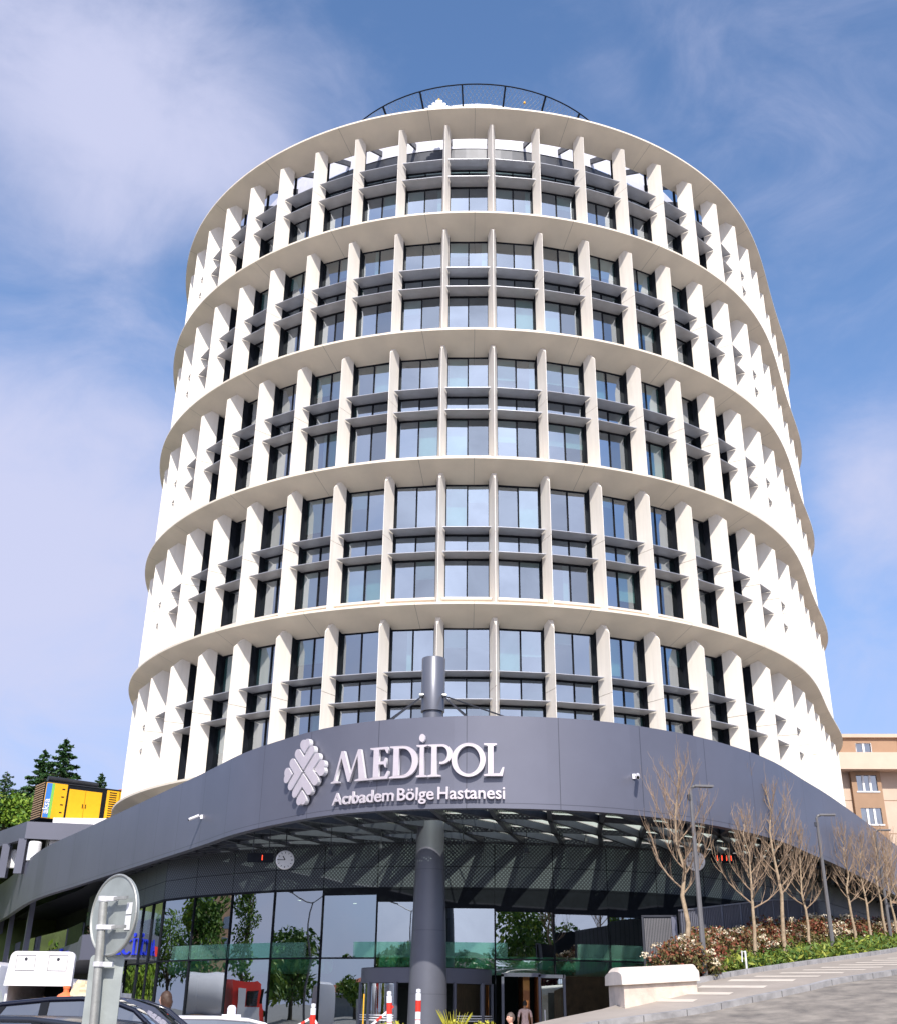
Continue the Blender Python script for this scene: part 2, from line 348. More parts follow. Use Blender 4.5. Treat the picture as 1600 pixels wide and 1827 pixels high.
def project(p):
    d = Vector(p)-Vector((0, 0, EYE)); k = d.dot(F)
    return 800+FPX*d.dot(rt)/k, 913.5-FPX*d.dot(up)/k
def catmull(P, n):
    out = []; P = [Vector(p) for p in P]
    for i in range(len(P)-1):
        p0 = P[max(i-1, 0)]; p1 = P[i]; p2 = P[i+1]; p3 = P[min(i+2, len(P)-1)]
        for k in range(n):
            t = k/n
            out.append(.5*((2*p1)+(p2-p0)*t+(2*p0-5*p1+4*p2-p3)*t*t+(3*p1-p0-3*p2+p3)*t**3))
    out.append(P[-1]); return out
class Path:
    """a plan curve with arc length"""
    def __init__(s, P):
        s.P = [Vector((p[0], p[1])) for p in P]; s.S = [0]
        for a, b in zip(s.P, s.P[1:]): s.S.append(s.S[-1]+(b-a).length)
        s.len = s.S[-1]
    def at(s, t, off=0):
        t0 = min(max(t, 0), s.len-1e-6); i = int(np.searchsorted(s.S, t0, side='right'))-1; i = min(i, len(s.P)-2)
        def tg(j):
            j = min(max(j, 0), len(s.P)-2); return (s.P[j+1]-s.P[j]).normalized()
        u = (t-s.S[i])/(s.S[i+1]-s.S[i]); p = s.P[i]+(s.P[i+1]-s.P[i])*u
        uu = min(max(u, 0), 1)
        d = tg(i)*(1-abs(uu-.5)) + (tg(i+1)*(uu-.5) if uu > .5 else tg(i-1)*(.5-uu)); d.normalize()
        n = Vector((d.y, -d.x))            # to the right of travel = towards the camera for left-to-right paths
        q = p+n*off; return q, d, n
    def s_of_px(s, px, z):
        for i in range(len(s.P)-1):
            a, b = s.P[i], s.P[i+1]
            xa, xb = project((a.x, a.y, z))[0], project((b.x, b.y, z))[0]
            if (xa-px)*(xb-px) <= 0: return s.S[i]+(s.S[i+1]-s.S[i])*(px-xa)/(xb-xa)
        return 0
rnd = random.Random(7)
nrg = np.random.RandomState(5)

# ------------------------------------------------------------------ ground, street
D_ = Vector((.52, .854)); NL = Vector((-.854, .52))        # street direction and its left-hand side
def ss(a, b, x): t = min(max((x-a)/(b-a), 0), 1); return t*t*(3-2*t)
def G(x, y):
    z = -.05-.30*ss(18, 24, y)+.35*ss(32, 40, y)
    z += ss(90, 108, y)*ss(-16, -34, x)*ss(-135, -95, x)*(.140*min(y, 170)+1.2)
    z += ss(70, 110, y)*ss(22, 40, x)*9
    return z
def H(s):
    return EYE+float(np.interp(s, [-80, 16, 20, 24, 26, 28, 33.2, 36, 49.7, 63.7, 110, 200], [-1.6, -1.6, -1.45, -.62, -.25, .03, .86, 1.15, 2.44, 3.32, 5.6, 8]))
def K(s): return float(np.interp(s, [-80, 16, 24, 25.9, 28.2, 32, 36, 45, 60, 110, 200], [26, 18, 13, 11.6, 9.9, 8.0, 6.6, 4.4, 3.0, 1.5, 1]))
def P_(s): return float(np.interp(s, [24, 28, 31.5, 33, 37.4, 45.6, 60, 110, 200], [13.6, 12.3, 11.6, 11.0, 10.1, 8.4, 7, 6, 6]))
def SW(s, w_, z): q = D_*s+NL*w_; return (q.x, q.y, z)
mb = MB(); xs = [-600, -300, -150]+list(range(-100, 101, 5))+[150, 300, 600]; ys = [-600, -300, -150, -100]+list(range(-80, 161, 4))+[220, 400, 900]
mb.grid([[(x, y, G(x, y)-.02) for x in xs] for y in ys]); tag(mb.build('ground', 'ground'), kind='structure')
# grassy hill surface laid over the ground behind the left wing
mb = MB(); xs = [-130, -110, -100]+list(range(-92, -15, 4)); ys = list(range(92, 160, 4))+[200, 300]
mb.grid([[(x, y, G(x, y)+.03+.5*nrg.rand()) for x in xs] for y in ys]); tag(sm(mb.build('hillside', 'hill'), 80), kind='structure')
ss_ = [-60, -30, 0, 10, 16, 18, 20, 22]+[24+.5*i for i in range(0, 60)]+[54+2*i for i in range(0, 29)]
mb = MB(); wl = [-60, -30, -20, -14, -10, -6, -3, -1, 0]
mb.grid([[SW(s, K(s)+(w_ if w_ > -13 else w_-K(s)*.0), H(s)-.13+.004*math.sin(s*3+w_)) for w_ in wl] for s in ss_])
tag(mb.build('road', 'road'), kind='structure')
sp = [s for s in ss_ if s >= 24]
mb = MB(); mb.grid([[SW(s, K(s)+.16+(P_(s)-K(s)-.16)*t, H(s)) for t in (0, .25, .5, .75, 1)] for s in sp])
for s0, s1 in zip(sp, sp[1:]):      # outer face of the raised pavement towards the sunken entrance
    if s1 <= 29.5: mb.face([SW(s0, P_(s0), H(s0)), SW(s1, P_(s1), H(s1)), SW(s1, P_(s1), -.5), SW(s0, P_(s0), -.5)])
tag(mb.build('pavement', 'pave'), kind='structure')
mb = MB()
for i in range(26):                 # pale paving slabs set across the walkway
    s = 29.2+i*1.18
    a, b = K(s)+.9, min(K(s)+2.75, P_(s)-.5)
    mb.face([SW(s, a, H(s)+.006), SW(s, b, H(s)+.006), SW(s+.42, b, H(s+.42)+.006), SW(s+.42, a, H(s+.42)+.006)])
tag(mb.build('pavement_pale_slabs', 'pavel'), kind='structure')
def kerbline(f, s0, s1, w_, top, bot, name, base=None):
    mb = MB(); SS = [s0+.5*i for i in range(int((s1-s0)/.5)+1)]; g = []; uv = []
    for s in SS:
        a = f(s); h = H(s)
        g.append([SW(s, a, h+bot), SW(s, a, h+top), SW(s, a+w_, h+top), SW(s, a+w_, h+bot)]); uv.append([(s, 0), (s, .1), (s, .3), (s, .4)])
    mb.grid(g, uvs=uv); return tag(mb.build(name, 'kerb'), kind='structure')
kerbline(lambda s: K(s), 18, 108, .17, .012, -.2, 'street_kerb')
kerbline(lambda s: P_(s)-.02, 32, 108, .17, .13, -.1, 'planter_kerb')
mb = MB(); mb.grid([[SW(s, P_(s)+.12+(13.7-P_(s)-.12)*t, H(s)+.06+.06*math.sin(s*5+t*7)*t) for t in (0, .3, .6, 1)] for s in sp if s > 32])
for s0, s1 in zip(sp, sp[1:]):
    if s0 > 32: mb.face([SW(s0, 13.75, H(s0)+.06), SW(s1, 13.75, H(s1)+.06), SW(s1, 13.75, -.5), SW(s0, 13.75, -.5)])
tag(mb.build('planting_bed', 'soil'), kind='structure')
mb = MB(); mb.face([SW(32, P_(32), H(32)+.06), SW(32, 13.75, H(32)+.06), SW(32, 13.75, -.5), SW(32, P_(32), -.5)])
mb.face([SW(29.5, P_(29.5), H(29.5)), SW(32, P_(32), H(32)), SW(32, P_(32), -.5), SW(29.5, P_(29.5), -.5)])
tag(mb.build('retaining_face', 'concrete'), kind='structure')
# ------------------------------------------------------------------ the tower
TCX, TCY = 1.6096, 78.7677
CO = [3.27192111, 0.15868142, -0.14580471, -0.09471871, 0.05083003, 0.08404533, 0.15285979, 0.0050286, 0.04518629, 0.02924208, 0.07227498, -0.02649943, 0.02213766]
def trad(t): return 8*(CO[0]+sum(CO[2*n-1]*math.cos(n*t)+CO[2*n]*math.sin(n*t) for n in range(1, 7)))
_T = [R(-180+i*.25) for i in range(1441)]
_C = [Vector((TCX+trad(t)*math.cos(t), TCY+trad(t)*math.sin(t))) for t in _T]
TP = Path(_C)
def tp(s, off=0):
    s = s % TP.len; q, d, n = TP.at(s, 0); return q-n*off, d, n     # n outward; off inward
BAY = TP.len/57; S0 = 39.57
RZ = [z+EYE for z in (50.088, 42.02, 33.924, 25.953, 17.953, 10.294)]
TW = thing('hospital_tower', 'rounded cream and glass office tower rising behind the dark canopy', 'tower', (TCX, TCY, 0))
def inv(o): o.location = (-TCX, -TCY, 0); return o          # geometry is in world metres, parent sits at the base
NS = 342
for i, z in enumerate(RZ):
    mb = MB(); prof = [(0, 0), (0, .12), (1.9, .12), (1.9, -.66), (0, 0)]
    rows = []; uvs = []
    for k in range(NS+1):
        s = TP.len*k/NS+S0+BAY/2
        q, d, n = tp(s)
        rows.append([(q.x-n.x*o, q.y-n.y*o, z+h) for o, h in prof]); uvs.append([(s-S0-BAY/2+.0, j*.3) for j in range(5)])
    mb.grid(rows, uvs=uvs)
    o = inv(sm(mb.build('ring_slab', 'slab', TW), 30))
KR = list(range(-22, 22))          # fins that can be seen
RO = .42
def P3(q, z): return Vector((q.x, q.y, z))
mods = [(RZ[i], RZ[i+1]+.12) for i in range(5)]+[(RZ[5], 6.0)]
for k in KR:
    s = S0+BAY*k; mb = MB(); q0, d, n = tp(s)
    if k < -19: pass
    for (zt, zb) in mods:
        def pt(o, x, z): return P3(q0-n*o+d*x, z)
        hw = .235; ch = hw*(1.0-RO)/(1.45-RO)
        for z0, z1, top in ((zb-.01, zt-3.95-.012, False), (zt-3.95+.012, None, True)):
            if z0 > (zt-4): pass
            if not top:
                if z1 < z0: continue
                a = [pt(RO, -.012, z0), pt(RO, .012, z0), pt(1.45, hw, z0), pt(1.45, -hw, z0)]; b = [pt(RO, -.012, z1), pt(RO, .012, z1), pt(1.45, hw, z1), pt(1.45, -hw, z1)]
                for i in range(4): mb.face([a[i], a[(i+1) % 4], b[(i+1) % 4], b[i]])
                mb.face(b); mb.face(a[::-1])
            else:
                z0 = max(z0, zb-.01)
                rt_, cz, bz = zt-.92, zt-.34, zt-.50
                RL, RR = pt(RO, -.012, z0), pt(RO, .012, z0); TL, TR = pt(RO, -.012, rt_), pt(RO, .012, rt_)
                CL, CR = pt(1.0, -ch, cz), pt(1.0, ch, cz); BL, BR = pt(1.45, -hw, z0), pt(1.45, hw, z0); UL, UR = pt(1.45, -hw, bz), pt(1.45, hw, bz)
                mb.face([RL, TL, CL, UL, BL]); mb.face([RR, BR, UR, CR, TR]); mb.face([RL, RR, TR, TL]); mb.face([TL, TR, CR, CL]); mb.face([RL, BL, BR, RR]); mb.face([CL, CR, UR, UL])
    inv(mb.build('fin', 'fin', TW))
# windows, sunshade ledges, sills
cands = []; ledges = []; sills = []
SH1 = (-3.17, -3.18, -3.13, -3.46, -3.08); SH2 = (-4.50, -4.50, -4.51, -4.83, -4.47)
Vd = Vector((0, 0, EYE))
for k in KR[:-1]:
    s = S0+BAY*k; qa, da, na = tp(s); qb, db, nb = tp(s+BAY); nm = ((na+nb)/2).normalized(); dm = Vector((-nm.y, nm.x))
    A = qa-na*1.8; B = qb-nb*1.8; dm = (B-A).normalized(); nm = Vector((dm.y, -dm.x))
    for mi_, (zt, zb) in enumerate(mods[:5]):
        c = P3((A+B)/2, (zt+zb)/2); v = (Vd-c); vis = v.normalized().dot(P3(nm, 0)); area = max(vis, 0)*8/(v.length**2)
        hid = 0 if project(c)[1] < 1420 else .3
        cands.append((area*(1-hid), k, mi_, A, B, dm, nm, zt, zb))
        for zz in (zt+SH1[mi_], zt+SH2[mi_]): ledges.append((area, A, B, dm, nm, zz))
        sills.append((area*(1+.2*mi_), A, B, dm, nm, zt-7.34))
def window_geo(mb, A, B, dm, nm, zt, zb, openA, m=0):
    Lb = (B-A).length; hw = .235
    def bx(x0, x1, o0, o1, z0, z1, mi):
        mb.box(P3(A+dm*(x0+x1)/2-nm*((o0+o1)/2-0), (z0+z1)/2), (x1-x0, abs(o1-o0), z1-z0), (P3(dm, 0), P3(nm, 0), Vector((0, 0, 1))), mi)
    h1, h2 = zt+SH1[m]-.04, zt+SH2[m]-.04; zA = (zt-.60, h1); zS = (h1, h2); zB = (h2, zt-7.08)
    for (z1, z0) in ((zA, zS, zB) if not openA else (zS, zB)):
        bx(0, hw, -.35, .04, z0, z1, 0); bx(Lb-hw, Lb, -.35, .04, z0, z1, 0)          # black reveals behind the fins
        bx(hw, Lb-hw, -.01, .05, z1-.12, z1, 0); bx(hw, Lb-hw, -.01, .05, z0, z0+.06, 0)
        bx(Lb/2-.035, Lb/2+.035, -.035, .05, z0+.06, z1-.12, 0)
        for x0, x1 in ((hw, Lb/2-.035), (Lb/2+.035, Lb-hw)):
            tl = rnd.uniform(-.008, .008); tz = rnd.uniform(-.014, .014)
            a = A+dm*x0; b = A+dm*x1
            p = [P3(a-nm*(.02+tl), z0+.06), P3(b-nm*(.02-tl), z0+.06), P3(b-nm*(.02-tl+tz), z1-.12), P3(a-nm*(.02+tl+tz), z1-.12)]
            mb.face(p, 1)
    if openA:
        for x in (0, Lb): bx(x-.06, x+.06, .0, .12, zt-3.5, zt-.6, 0)
    bx(0, Lb, -.30, .10, zb-.05, zt-7.08, 2)
def blind_geo(mb, A, B, dm, nm, zt, zb, openA, rr):
    Lb = (B-A).length; n = 0
    for (z1, z0) in (((zt-.62, zt-3.1),) if not openA else ())+((zt-4.6, zt-7.0),):
        for x0, x1 in ((.28, Lb/2-.04), (Lb/2+.04, Lb-.28)):
            if rr.random() < .42:
                h = rr.choice((.25, .4, .55, .55, .8, 1.0))*(z1-z0)
                if rr.random() < .18: h = z1-z0; x0 = x1-.3
                a = A+dm*x0-nm*.18; b = A+dm*x1-nm*.18
                mb.face([P3(a, z1-h), P3(b, z1-h), P3(b, z1), P3(a, z1)]); n += 1
    return n
cands.sort(key=lambda t: -t[0]); rest = MB(); restb = MB()
for i, (ar, k, mi_, A, B, dm, nm, zt, zb) in enumerate(cands):
    rr = random.Random(k*31+mi_*7)
    mb = MB() if i < 100 else rest
    window_geo(mb, A, B, dm, nm, zt, zb, mi_ == 0, mi_)
    b2 = MB() if i < 100 else restb
    nb_ = blind_geo(b2, A, B, dm, nm, zt, zb, mi_ == 0, rr)
    if i < 100:
        wo_ = inv(mb.build('window', ['black', 'glass', 'fin'], TW))
        if nb_: b2.build('roller_blind', 'blind', wo_)
o = inv(rest.build('windows', ['black', 'glass', 'fin'], TW)); o['kind'] = 'stuff'
o = inv(restb.build('roller_blinds', 'blind', TW)); o['kind'] = 'stuff'
def ledge_geo(mb, A, B, dm, nm, z, th):
    """a flat blade filling the space between two fins, thinner at its front edge"""
    f = lambda o: .235*min(max((o-RO)/(1.45-RO), 0), 1)+.004
    pr = [(1.8, f(1.8)), (1.45, f(1.45)), (.86, f(.86))]
    def row(zf): return [P3(A+dm*w_+nm*(1.8-o), zf(o)) for o, w_ in pr]+[P3(B-dm*w_+nm*(1.8-o), zf(o)) for o, w_ in pr[::-1]]
    lo = row(lambda o: z-th*(1 if o > 1 else .6)); hi = row(lambda o: z)
    mb.face(hi); mb.face(lo[::-1]); n = len(lo)
    for i in range(n): mb.face([lo[i], lo[(i+1) % n], hi[(i+1) % n], hi[i]])
for lst, nm_, mt, th in ((ledges, 'sunshade_ledge', 'shelf', .055), (sills, 'window_sill', 'sill', .18)):
    lst.sort(key=lambda t: -t[0]); rest = MB()
    for i, (ar, A, B, dm, nm, z) in enumerate(lst):
        mb = MB() if i < 100 else rest; ledge_geo(mb, A, B, dm, nm, z, th)
        if i < 100: inv(mb.build(nm_, mt, TW))
    o = inv(rest.build(nm_+'s', mt, TW)); o['kind'] = 'stuff'
# inside: core wall and floor plates
def loop(off, n=180): return [tp(TP.len*k/n, off)[0] for k in range(n)]
mb = MB(); c = loop(5.5); mb.grid([[P3(q, z) for q in c] for z in (6, RZ[0]-3.4)], close=True); inv(mb.build('core_wall', 'room', TW))
mb = MB()
for i in range(5):
    zt = RZ[i]
    for z, th in ((zt-3.95, .5), (zt-7.3, .45)):
        a, b = loop(2.05), loop(5.6)
        mb.grid([[P3(q, z+th/2) for q in a], [P3(q, z+th/2) for q in b]], close=True); mb.grid([[P3(q, z-th/2) for q in a], [P3(q, z-th/2) for q in b]], close=True)
        mb.grid([[P3(q, z-th/2) for q in a], [P3(q, z+th/2) for q in a]], close=True)
for k in range(-22, 22, 2):          # partition walls between the rooms
    q, d, n = tp(S0+BAY*k)
    mb.face([P3(q-n*2.1, 7), P3(q-n*5.6, 7), P3(q-n*5.6, RZ[0]-3.4), P3(q-n*2.1, RZ[0]-3.4)])
inv(mb.build('floor_plates', 'room', TW))
# roof terrace behind the top ring
mb = MB(); a = loop(4.2); b = loop(4.5)
mb.grid([[P3(q, RZ[0]+.75) for q in a], [P3(q, RZ[0]+2.3) for q in a], [P3(q, RZ[0]+2.3) for q in b]], close=True); inv(mb.build('terrace_parapet', 'parapet', TW))
mb = MB(); mb.grid([[P3(q, RZ[0]-3.6) for q in loop(4.25)], [P3(q, RZ[0]+.75) for q in loop(4.25)]], close=True); mb.grid([[P3(q, RZ[0]-3.5) for q in loop(1.8)], [P3(q, RZ[0]-3.5) for q in loop(4.3)]], close=True)
for k in KR:
    q, d, n = tp(S0+BAY*k); mb.bar(P3(q-n*1.8, RZ[0]-.2), P3(q-n*4.3, RZ[0]+1.3), .14, .35)
inv(mb.build('terrace_wall', 'dark', TW))
mb = MB(); mb.face([P3(q, RZ[0]+.3) for q in loop(4.4)]); inv(mb.build('roof_deck', 'concrete', TW))
# helipad: platform with louvres and a mesh guard rail leaning outwards
HP = thing('helipad', 'round rooftop helipad with louvred base and dark mesh guard rail', 'helipad', (1.67, 65.74, RZ[0]))
zr = 57+EYE-RZ[0]; rr_ = 11.24
mb = MB(); mb.lathe([(8.7, .3), (8.7, zr+.75), (0, zr+.75)], 64); mb.lathe([(8.7, zr-2.1), (9.9, zr-2.05), (9.9, zr-1.75), (8.7, zr-1.75)], 64); mb.build('platform', 'dark', HP)
for j in range(6):
    z = zr-1.6+j*.40; mb = MB(); mb.lathe([(8.75, z), (8.95, z-.05), (8.95, z+.12), (8.75, z+.17)], 64); mb.build('louvre_ring', 'shelf', HP)
mb = MB(); mb.tube([(rr_*math.cos(t), rr_*math.sin(t), zr) for t in [2*math.pi*k/96 for k in range(97)]], .045, 6); mb.tube([(9.95*math.cos(t), 9.95*math.sin(t), zr-1.55) for t in [2*math.pi*k/96 for k in range(97)]], .04, 6); mb.build('top_rail', 'black', HP)
for k in range(24):
    t = 2*math.pi*(k+.5)/24-math.pi/2+.03; mb = MB(); mb.bar((9.9*math.cos(t), 9.9*math.sin(t), zr-1.75), (rr_*math.cos(t), rr_*math.sin(t), zr), .10, .12); mb.build('rail_post', 'black', HP)
mb = MB()
for k in range(240):
    t = 2*math.pi*k/240; t2 = t+2*math.pi*5/240; t3 = t-2*math.pi*5/240
    for tt in (t2, t3): mb.bar((9.95*math.cos(t), 9.95*math.sin(t), zr-1.55), (rr_*math.cos(tt), rr_*math.sin(tt), zr), .012, .012)
mb.build('safety_mesh', 'galv', HP)
for px, py in ((783, 178), (935, 183)):
    p = at(px, py, 54.0); mb = MB(); mb.lathe([(0, -.06), (.07, -.05), (.07, .06), (.05, .1), (0, .12)], 12); o = mb.build('perimeter_light', 'yellow', HP); o.location = p-Vector((1.67, 65.74, RZ[0]))

# ------------------------------------------------------------------ emblem of nested chevrons
def emblem_faces(Rr, depth):
    """returns a curve-like list of capsule strokes as 3D prism mesh in local x,y with z the depth"""
    mb = MB(); rd = .665*Rr; g = .07*Rr; w_ = rd/2-g; r = w_/2
    def stroke_v(tip, arm_a, arm_b, L1, L2):
        # chevron polygon with rounded ends: tip point, two unit arm directions
        pts = []
        a, b = Vector(arm_a), Vector(arm_b)
        def cap(o, d, nrm, n=8):
            return [o + nrm*r*math.cos(t) + d*r*math.sin(t) for t in [math.pi*k/n for k in range(n+1)]]
        na = Vector((-a.y, a.x)); nb = Vector((-b.y, b.x))
        mid = (a+b).normalized()
        if na.dot(mid) < 0: na = -na
        if nb.dot(mid) < 0: nb = -nb
        tip = Vector(tip); inner = tip+mid*r*math.sqrt(2); outer = tip-mid*r*math.sqrt(2)
        pa = cap(tip+a*L1, a, na); pb = cap(tip+b*L2, b, nb)
        return [inner]+pa+[outer]+pb[::-1]
    q = math.sqrt(.5)
    for dr in ((0, 1), (1, 0), (0, -1), (-1, 0)):
        dr = Vector(dr); pr = Vector((-dr.y, dr.x)); a = (dr+pr)*q; b = (dr-pr)*q
        off = (r+g/2)*math.sqrt(2)
        for tipd, Ln in ((off, rd-r*.3-off*q), (off+(w_+g)*math.sqrt(2), rd-r*.3-off*q-(w_+g))):
            poly = stroke_v(dr*tipd, a, b, Ln, Ln)
            ptsz = [Vector((p.x, p.y, depth)) for p in poly]; lo = [Vector((p.x, p.y, 0)) for p in poly]
            # split the chevron in two convex-ish arms for clean faces
            n = len(poly); ia, io = 0, 1+9
            mb.face([ptsz[0]]+ptsz[1:io]+[ptsz[io]], 0); mb.face([ptsz[io]]+ptsz[io+1:]+[ptsz[0]], 0)
            for i in range(n): j = (i+1) % n; mb.face([lo[i], lo[j], ptsz[j], ptsz[i]], 1)
    return mb
mb = emblem_faces(.98, .3); o = mb.build('roof_emblem', ['white', 'white']); p = at(783, 203, 52.2)
o.location = (p.x, p.y, p.z); o.rotation_euler = (R(90), 0, 0); tag(o, 'white chevron emblem standing on the top rim of the tower', 'emblem')
weld(o)

# ------------------------------------------------------------------ podium: fascia, canopy, entrance glass
FC = Path([(p.x, p.y) for p in catmull([(-62, 138, 0), (-47, 112, 0), (-36, 93, 0), (-26.3, 72.9, 0), (-20, 62.2, 0), (-14.2, 52.6, 0), (-10.1, 45.8, 0), (-7.5, 41.4, 0), (-4.5, 37.8, 0), (-2.5, 36.4, 0), (-.26, 35.66, 0), (2, 35.42, 0), (4.9, 35.87, 0), (7.65, 37.2, 0), (10, 39, 0), (12.5, 41.8, 0), (15, 45.7, 0), (17.8, 50.2, 0), (24.5, 61.8, 0), (30.5, 73, 0), (38, 90, 0)], 6)])
GP = [(-39, 103), (-29, 84.5), (-22, 71.5), (-16.6, 59.6), (-14.4, 55.4), (-12.6, 51.9), (-10.8, 50.0), (-8.9, 48.45), (-6.9, 47.0), (-4.8, 45.95), (-2.6, 45.25), (-.3, 44.9), (2, 44.8), (4.3, 45.0), (6.5, 45.45), (8.6, 46.2), (10.8, 47.4), (12.8, 49.1), (14.6, 51), (16.6, 54), (20, 59), (27, 70), (34.5, 88)]
GP = [Vector(p) for p in GP]; GPth = Path(GP)
ZF0, ZF1 = 5.85+EYE, 8.85+EYE
PD = thing('entrance_building', 'dark slate podium with a curved fascia band and pointed glass canopy', 'building', (0, 45, 0))
def invp(o): o.location = (0, -45, 0); return o
mb = MB(); rows = []; uvs = []; nF = 200
for k in range(nF+1):
    s = FC.len*k/nF; q, d, n = FC.at(s)
    prof = [(-.30, ZF0+.35), (-.30, ZF0), (0, ZF0), (0, ZF1), (-.45, ZF1), (-.45, ZF0+.7)]
    rows.append([P3(q+n*o_, z) for o_, z in prof]); uvs.append([(s, v) for v in (.1, .4, .9, 3.9, 4.3, 4.5)])
mb.grid(rows, uvs=uvs); o = invp(mb.build('fascia_band', 'fascia', PD)); sm(o, 30)
# roof of the podium behind the glass line, and upper wall above the canopy glass
mb = MB(); mb.face([P3(p, ZF1-.35) for p in GP[1:-1]]+[Vector((34, 120, ZF1-.35)), Vector((-34, 120, ZF1-.35))])
invp(mb.build('podium_roof', 'concrete', PD))
mb = MB(); mb.grid([[P3(p, 5.75+1.6) for p in GP[4:]], [P3(p, ZF1-.35) for p in GP[4:]]]); invp(mb.build('upper_wall', 'concrete', PD))
# entrance glazing
GL = thing('entrance_glazing', 'curved wall of tall reflecting glass panes under the canopy', 'glass wall', (0, 45, 0))
ZG = 4.3+EYE
for a, b in list(zip(GP, GP[1:]))[3:20]:
    d = (b-a).normalized(); n = Vector((d.y, -d.x)); Lg = (b-a).length; nn = max(1, round(Lg/2.3))
    for j in range(nn):
        a1 = a+(b-a)*j/nn; b1 = a+(b-a)*(j+1)/nn
        door = (-3.0 < (a1.x+b1.x)/2 < 1.9); side = (1.9 < (a1.x+b1.x)/2 < 4.4)
        for z0, z1 in (((0.05, 3.14), (3.14, ZG)) if not (door or side) else ((2.75, ZG),) if door else ((2.62, 3.14), (3.14, ZG))):
            mb = MB(); t = [rnd.uniform(-.012, .012) for _ in range(4)]
            e = d*.03
            nx = 6; rows = []
            for iz in range(7):
                rows.append([P3(a1+e+(b1-a1-e*2)*ix/nx+n*(t[0]*(1-ix/nx)+t[1]*ix/nx+t[2]*iz/6+.010*math.sin(math.pi*ix/nx)*math.sin(math.pi*iz/6)), z0+.03+(z1-z0-.06)*iz/6) for ix in range(nx+1)])
            mb.grid(rows); g_ = mb.build('glass_pane', 'eglass', GL, smooth=True); g_.location = (0, -45, 0)
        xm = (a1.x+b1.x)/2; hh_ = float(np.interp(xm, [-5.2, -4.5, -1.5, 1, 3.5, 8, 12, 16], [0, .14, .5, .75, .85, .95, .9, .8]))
        if hh_ > .05:  # opaque black strip shaped to stand for the dark reflection in the upper panes
            mb = MB(); mb.box(P3((a1+b1)/2+n*.045, ZG-hh_/2), ((b1-a1).length-.05, .02, hh_), (P3(d, 0), P3(n, 0), Vector((0, 0, 1)))); g_ = mb.build('dark_reflection_strip', 'black', GL); g_.location = (0, -45, 0)
        mb = MB(); mb.box(P3(a1+n*.0, ZG/2), (.05, .12, ZG), (P3(d, 0), P3(n, 0), Vector((0, 0, 1)))); o = mb.build('mullion', 'black', GL); o.location = (0, -45, 0)
        mb = MB()
        for z in (3.14,): 
            if not door: mb.box(P3((a1+b1)/2, z), ((b1-a1).length, .10, .06), (P3(d, 0), P3(n, 0), Vector((0, 0, 1))))
        mb.box(P3((a1+b1)/2, ZG), ((b1-a1).length, .14, .07), (P3(d, 0), P3(n, 0), Vector((0, 0, 1))))
        o = mb.build('transom', 'black', GL); o.location = (0, -45, 0)
s_acc = 0
for a, b in list(zip(GP, GP[1:]))[2:21]:
    d = (b-a).normalized(); n = Vector((d.y, -d.x)); Lg = (b-a).length; nn = max(1, round(Lg/2.3))
    for j in range(nn):
        a1 = a+(b-a)*j/nn+d*.012; b1 = a+(b-a)*(j+1)/nn-d*.012
        for z0, z1 in ((ZG+.04, ZG+.81), (ZG+.83, 7.45)):
            mb = MB(); u0 = s_acc+Lg*j/nn; u1 = s_acc+Lg*(j+1)/nn
            mb.face([P3(a1+n*.05, z0), P3(b1+n*.05, z0), P3(b1+n*.05, z1), P3(a1+n*.05, z1)], uv=[(u0, z0), (u1, z0), (u1, z1), (u0, z1)])
            invp(mb.build('frieze_panel', 'frieze', PD))
    s_acc += Lg
mb = MB(); mb.grid([[P3(p-Vector((0, -.06)), ZG) for p in GP[2:21]], [P3(p-Vector((0, -.06)), 7.5) for p in GP[2:21]]]); invp(mb.build('frieze_backing', 'black', PD))
# lobby interior
LB = thing('lobby_interior', 'dark lobby hall with small ceiling lights behind the entrance glass', 'lobby', (0, 50, 0))
def invl(o): o.location = (0, -50, 0); return o
inn = [p+Vector((0, .25)) for p in GP[4:19]]
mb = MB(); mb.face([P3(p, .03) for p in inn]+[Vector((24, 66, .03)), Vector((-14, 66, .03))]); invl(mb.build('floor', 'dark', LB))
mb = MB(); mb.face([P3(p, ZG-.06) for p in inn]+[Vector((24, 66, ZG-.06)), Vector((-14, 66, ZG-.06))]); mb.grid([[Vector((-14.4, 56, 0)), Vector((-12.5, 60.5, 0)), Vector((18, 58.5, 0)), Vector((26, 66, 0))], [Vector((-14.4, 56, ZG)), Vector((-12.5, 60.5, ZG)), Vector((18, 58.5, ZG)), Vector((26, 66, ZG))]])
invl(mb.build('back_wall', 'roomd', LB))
for x, y in [(-9+2.3*i+.5*math.sin(i), 49+1.2*(i % 3)) for i in range(10)]+[(5.2, 46.4), (6.6, 46.7), (8.2, 47.4), (9.4, 48.2)]:
    mb = MB(); mb.lathe([(0, ZG-.075), (.07, ZG-.075), (.08, ZG-.07)], 10, c=(x, y, 0)); invl(mb.build('ceiling_light', emit('lamp_glow', (1, .9, .7), 3) if 'lamp_glow' not in M else M['lamp_glow'], LB))
    if 'lamp_glow' not in M: M['lamp_glow'] = bpy.data.materials['lamp_glow']
def off_path(P, dist):
    out = []
    for i, p in enumerate(P):
        a = P[max(i-1, 0)]; b = P[min(i+1, len(P)-1)]; d = (b-a).normalized(); n = Vector((d.y, -d.x)); out.append(p+n*dist)
    return out
dp = off_path(GP, -.75)
for i0, i1 in ((5, 9), (10, 14), (14, 18)):
    mb = MB(); pts = [P3(p, 2.93) for p in dp[i0:i1+1]]; mb.tube(pts, .34, 16); o = invl(sm(mb.build('green_glass_duct', 'duct', LB), 40))
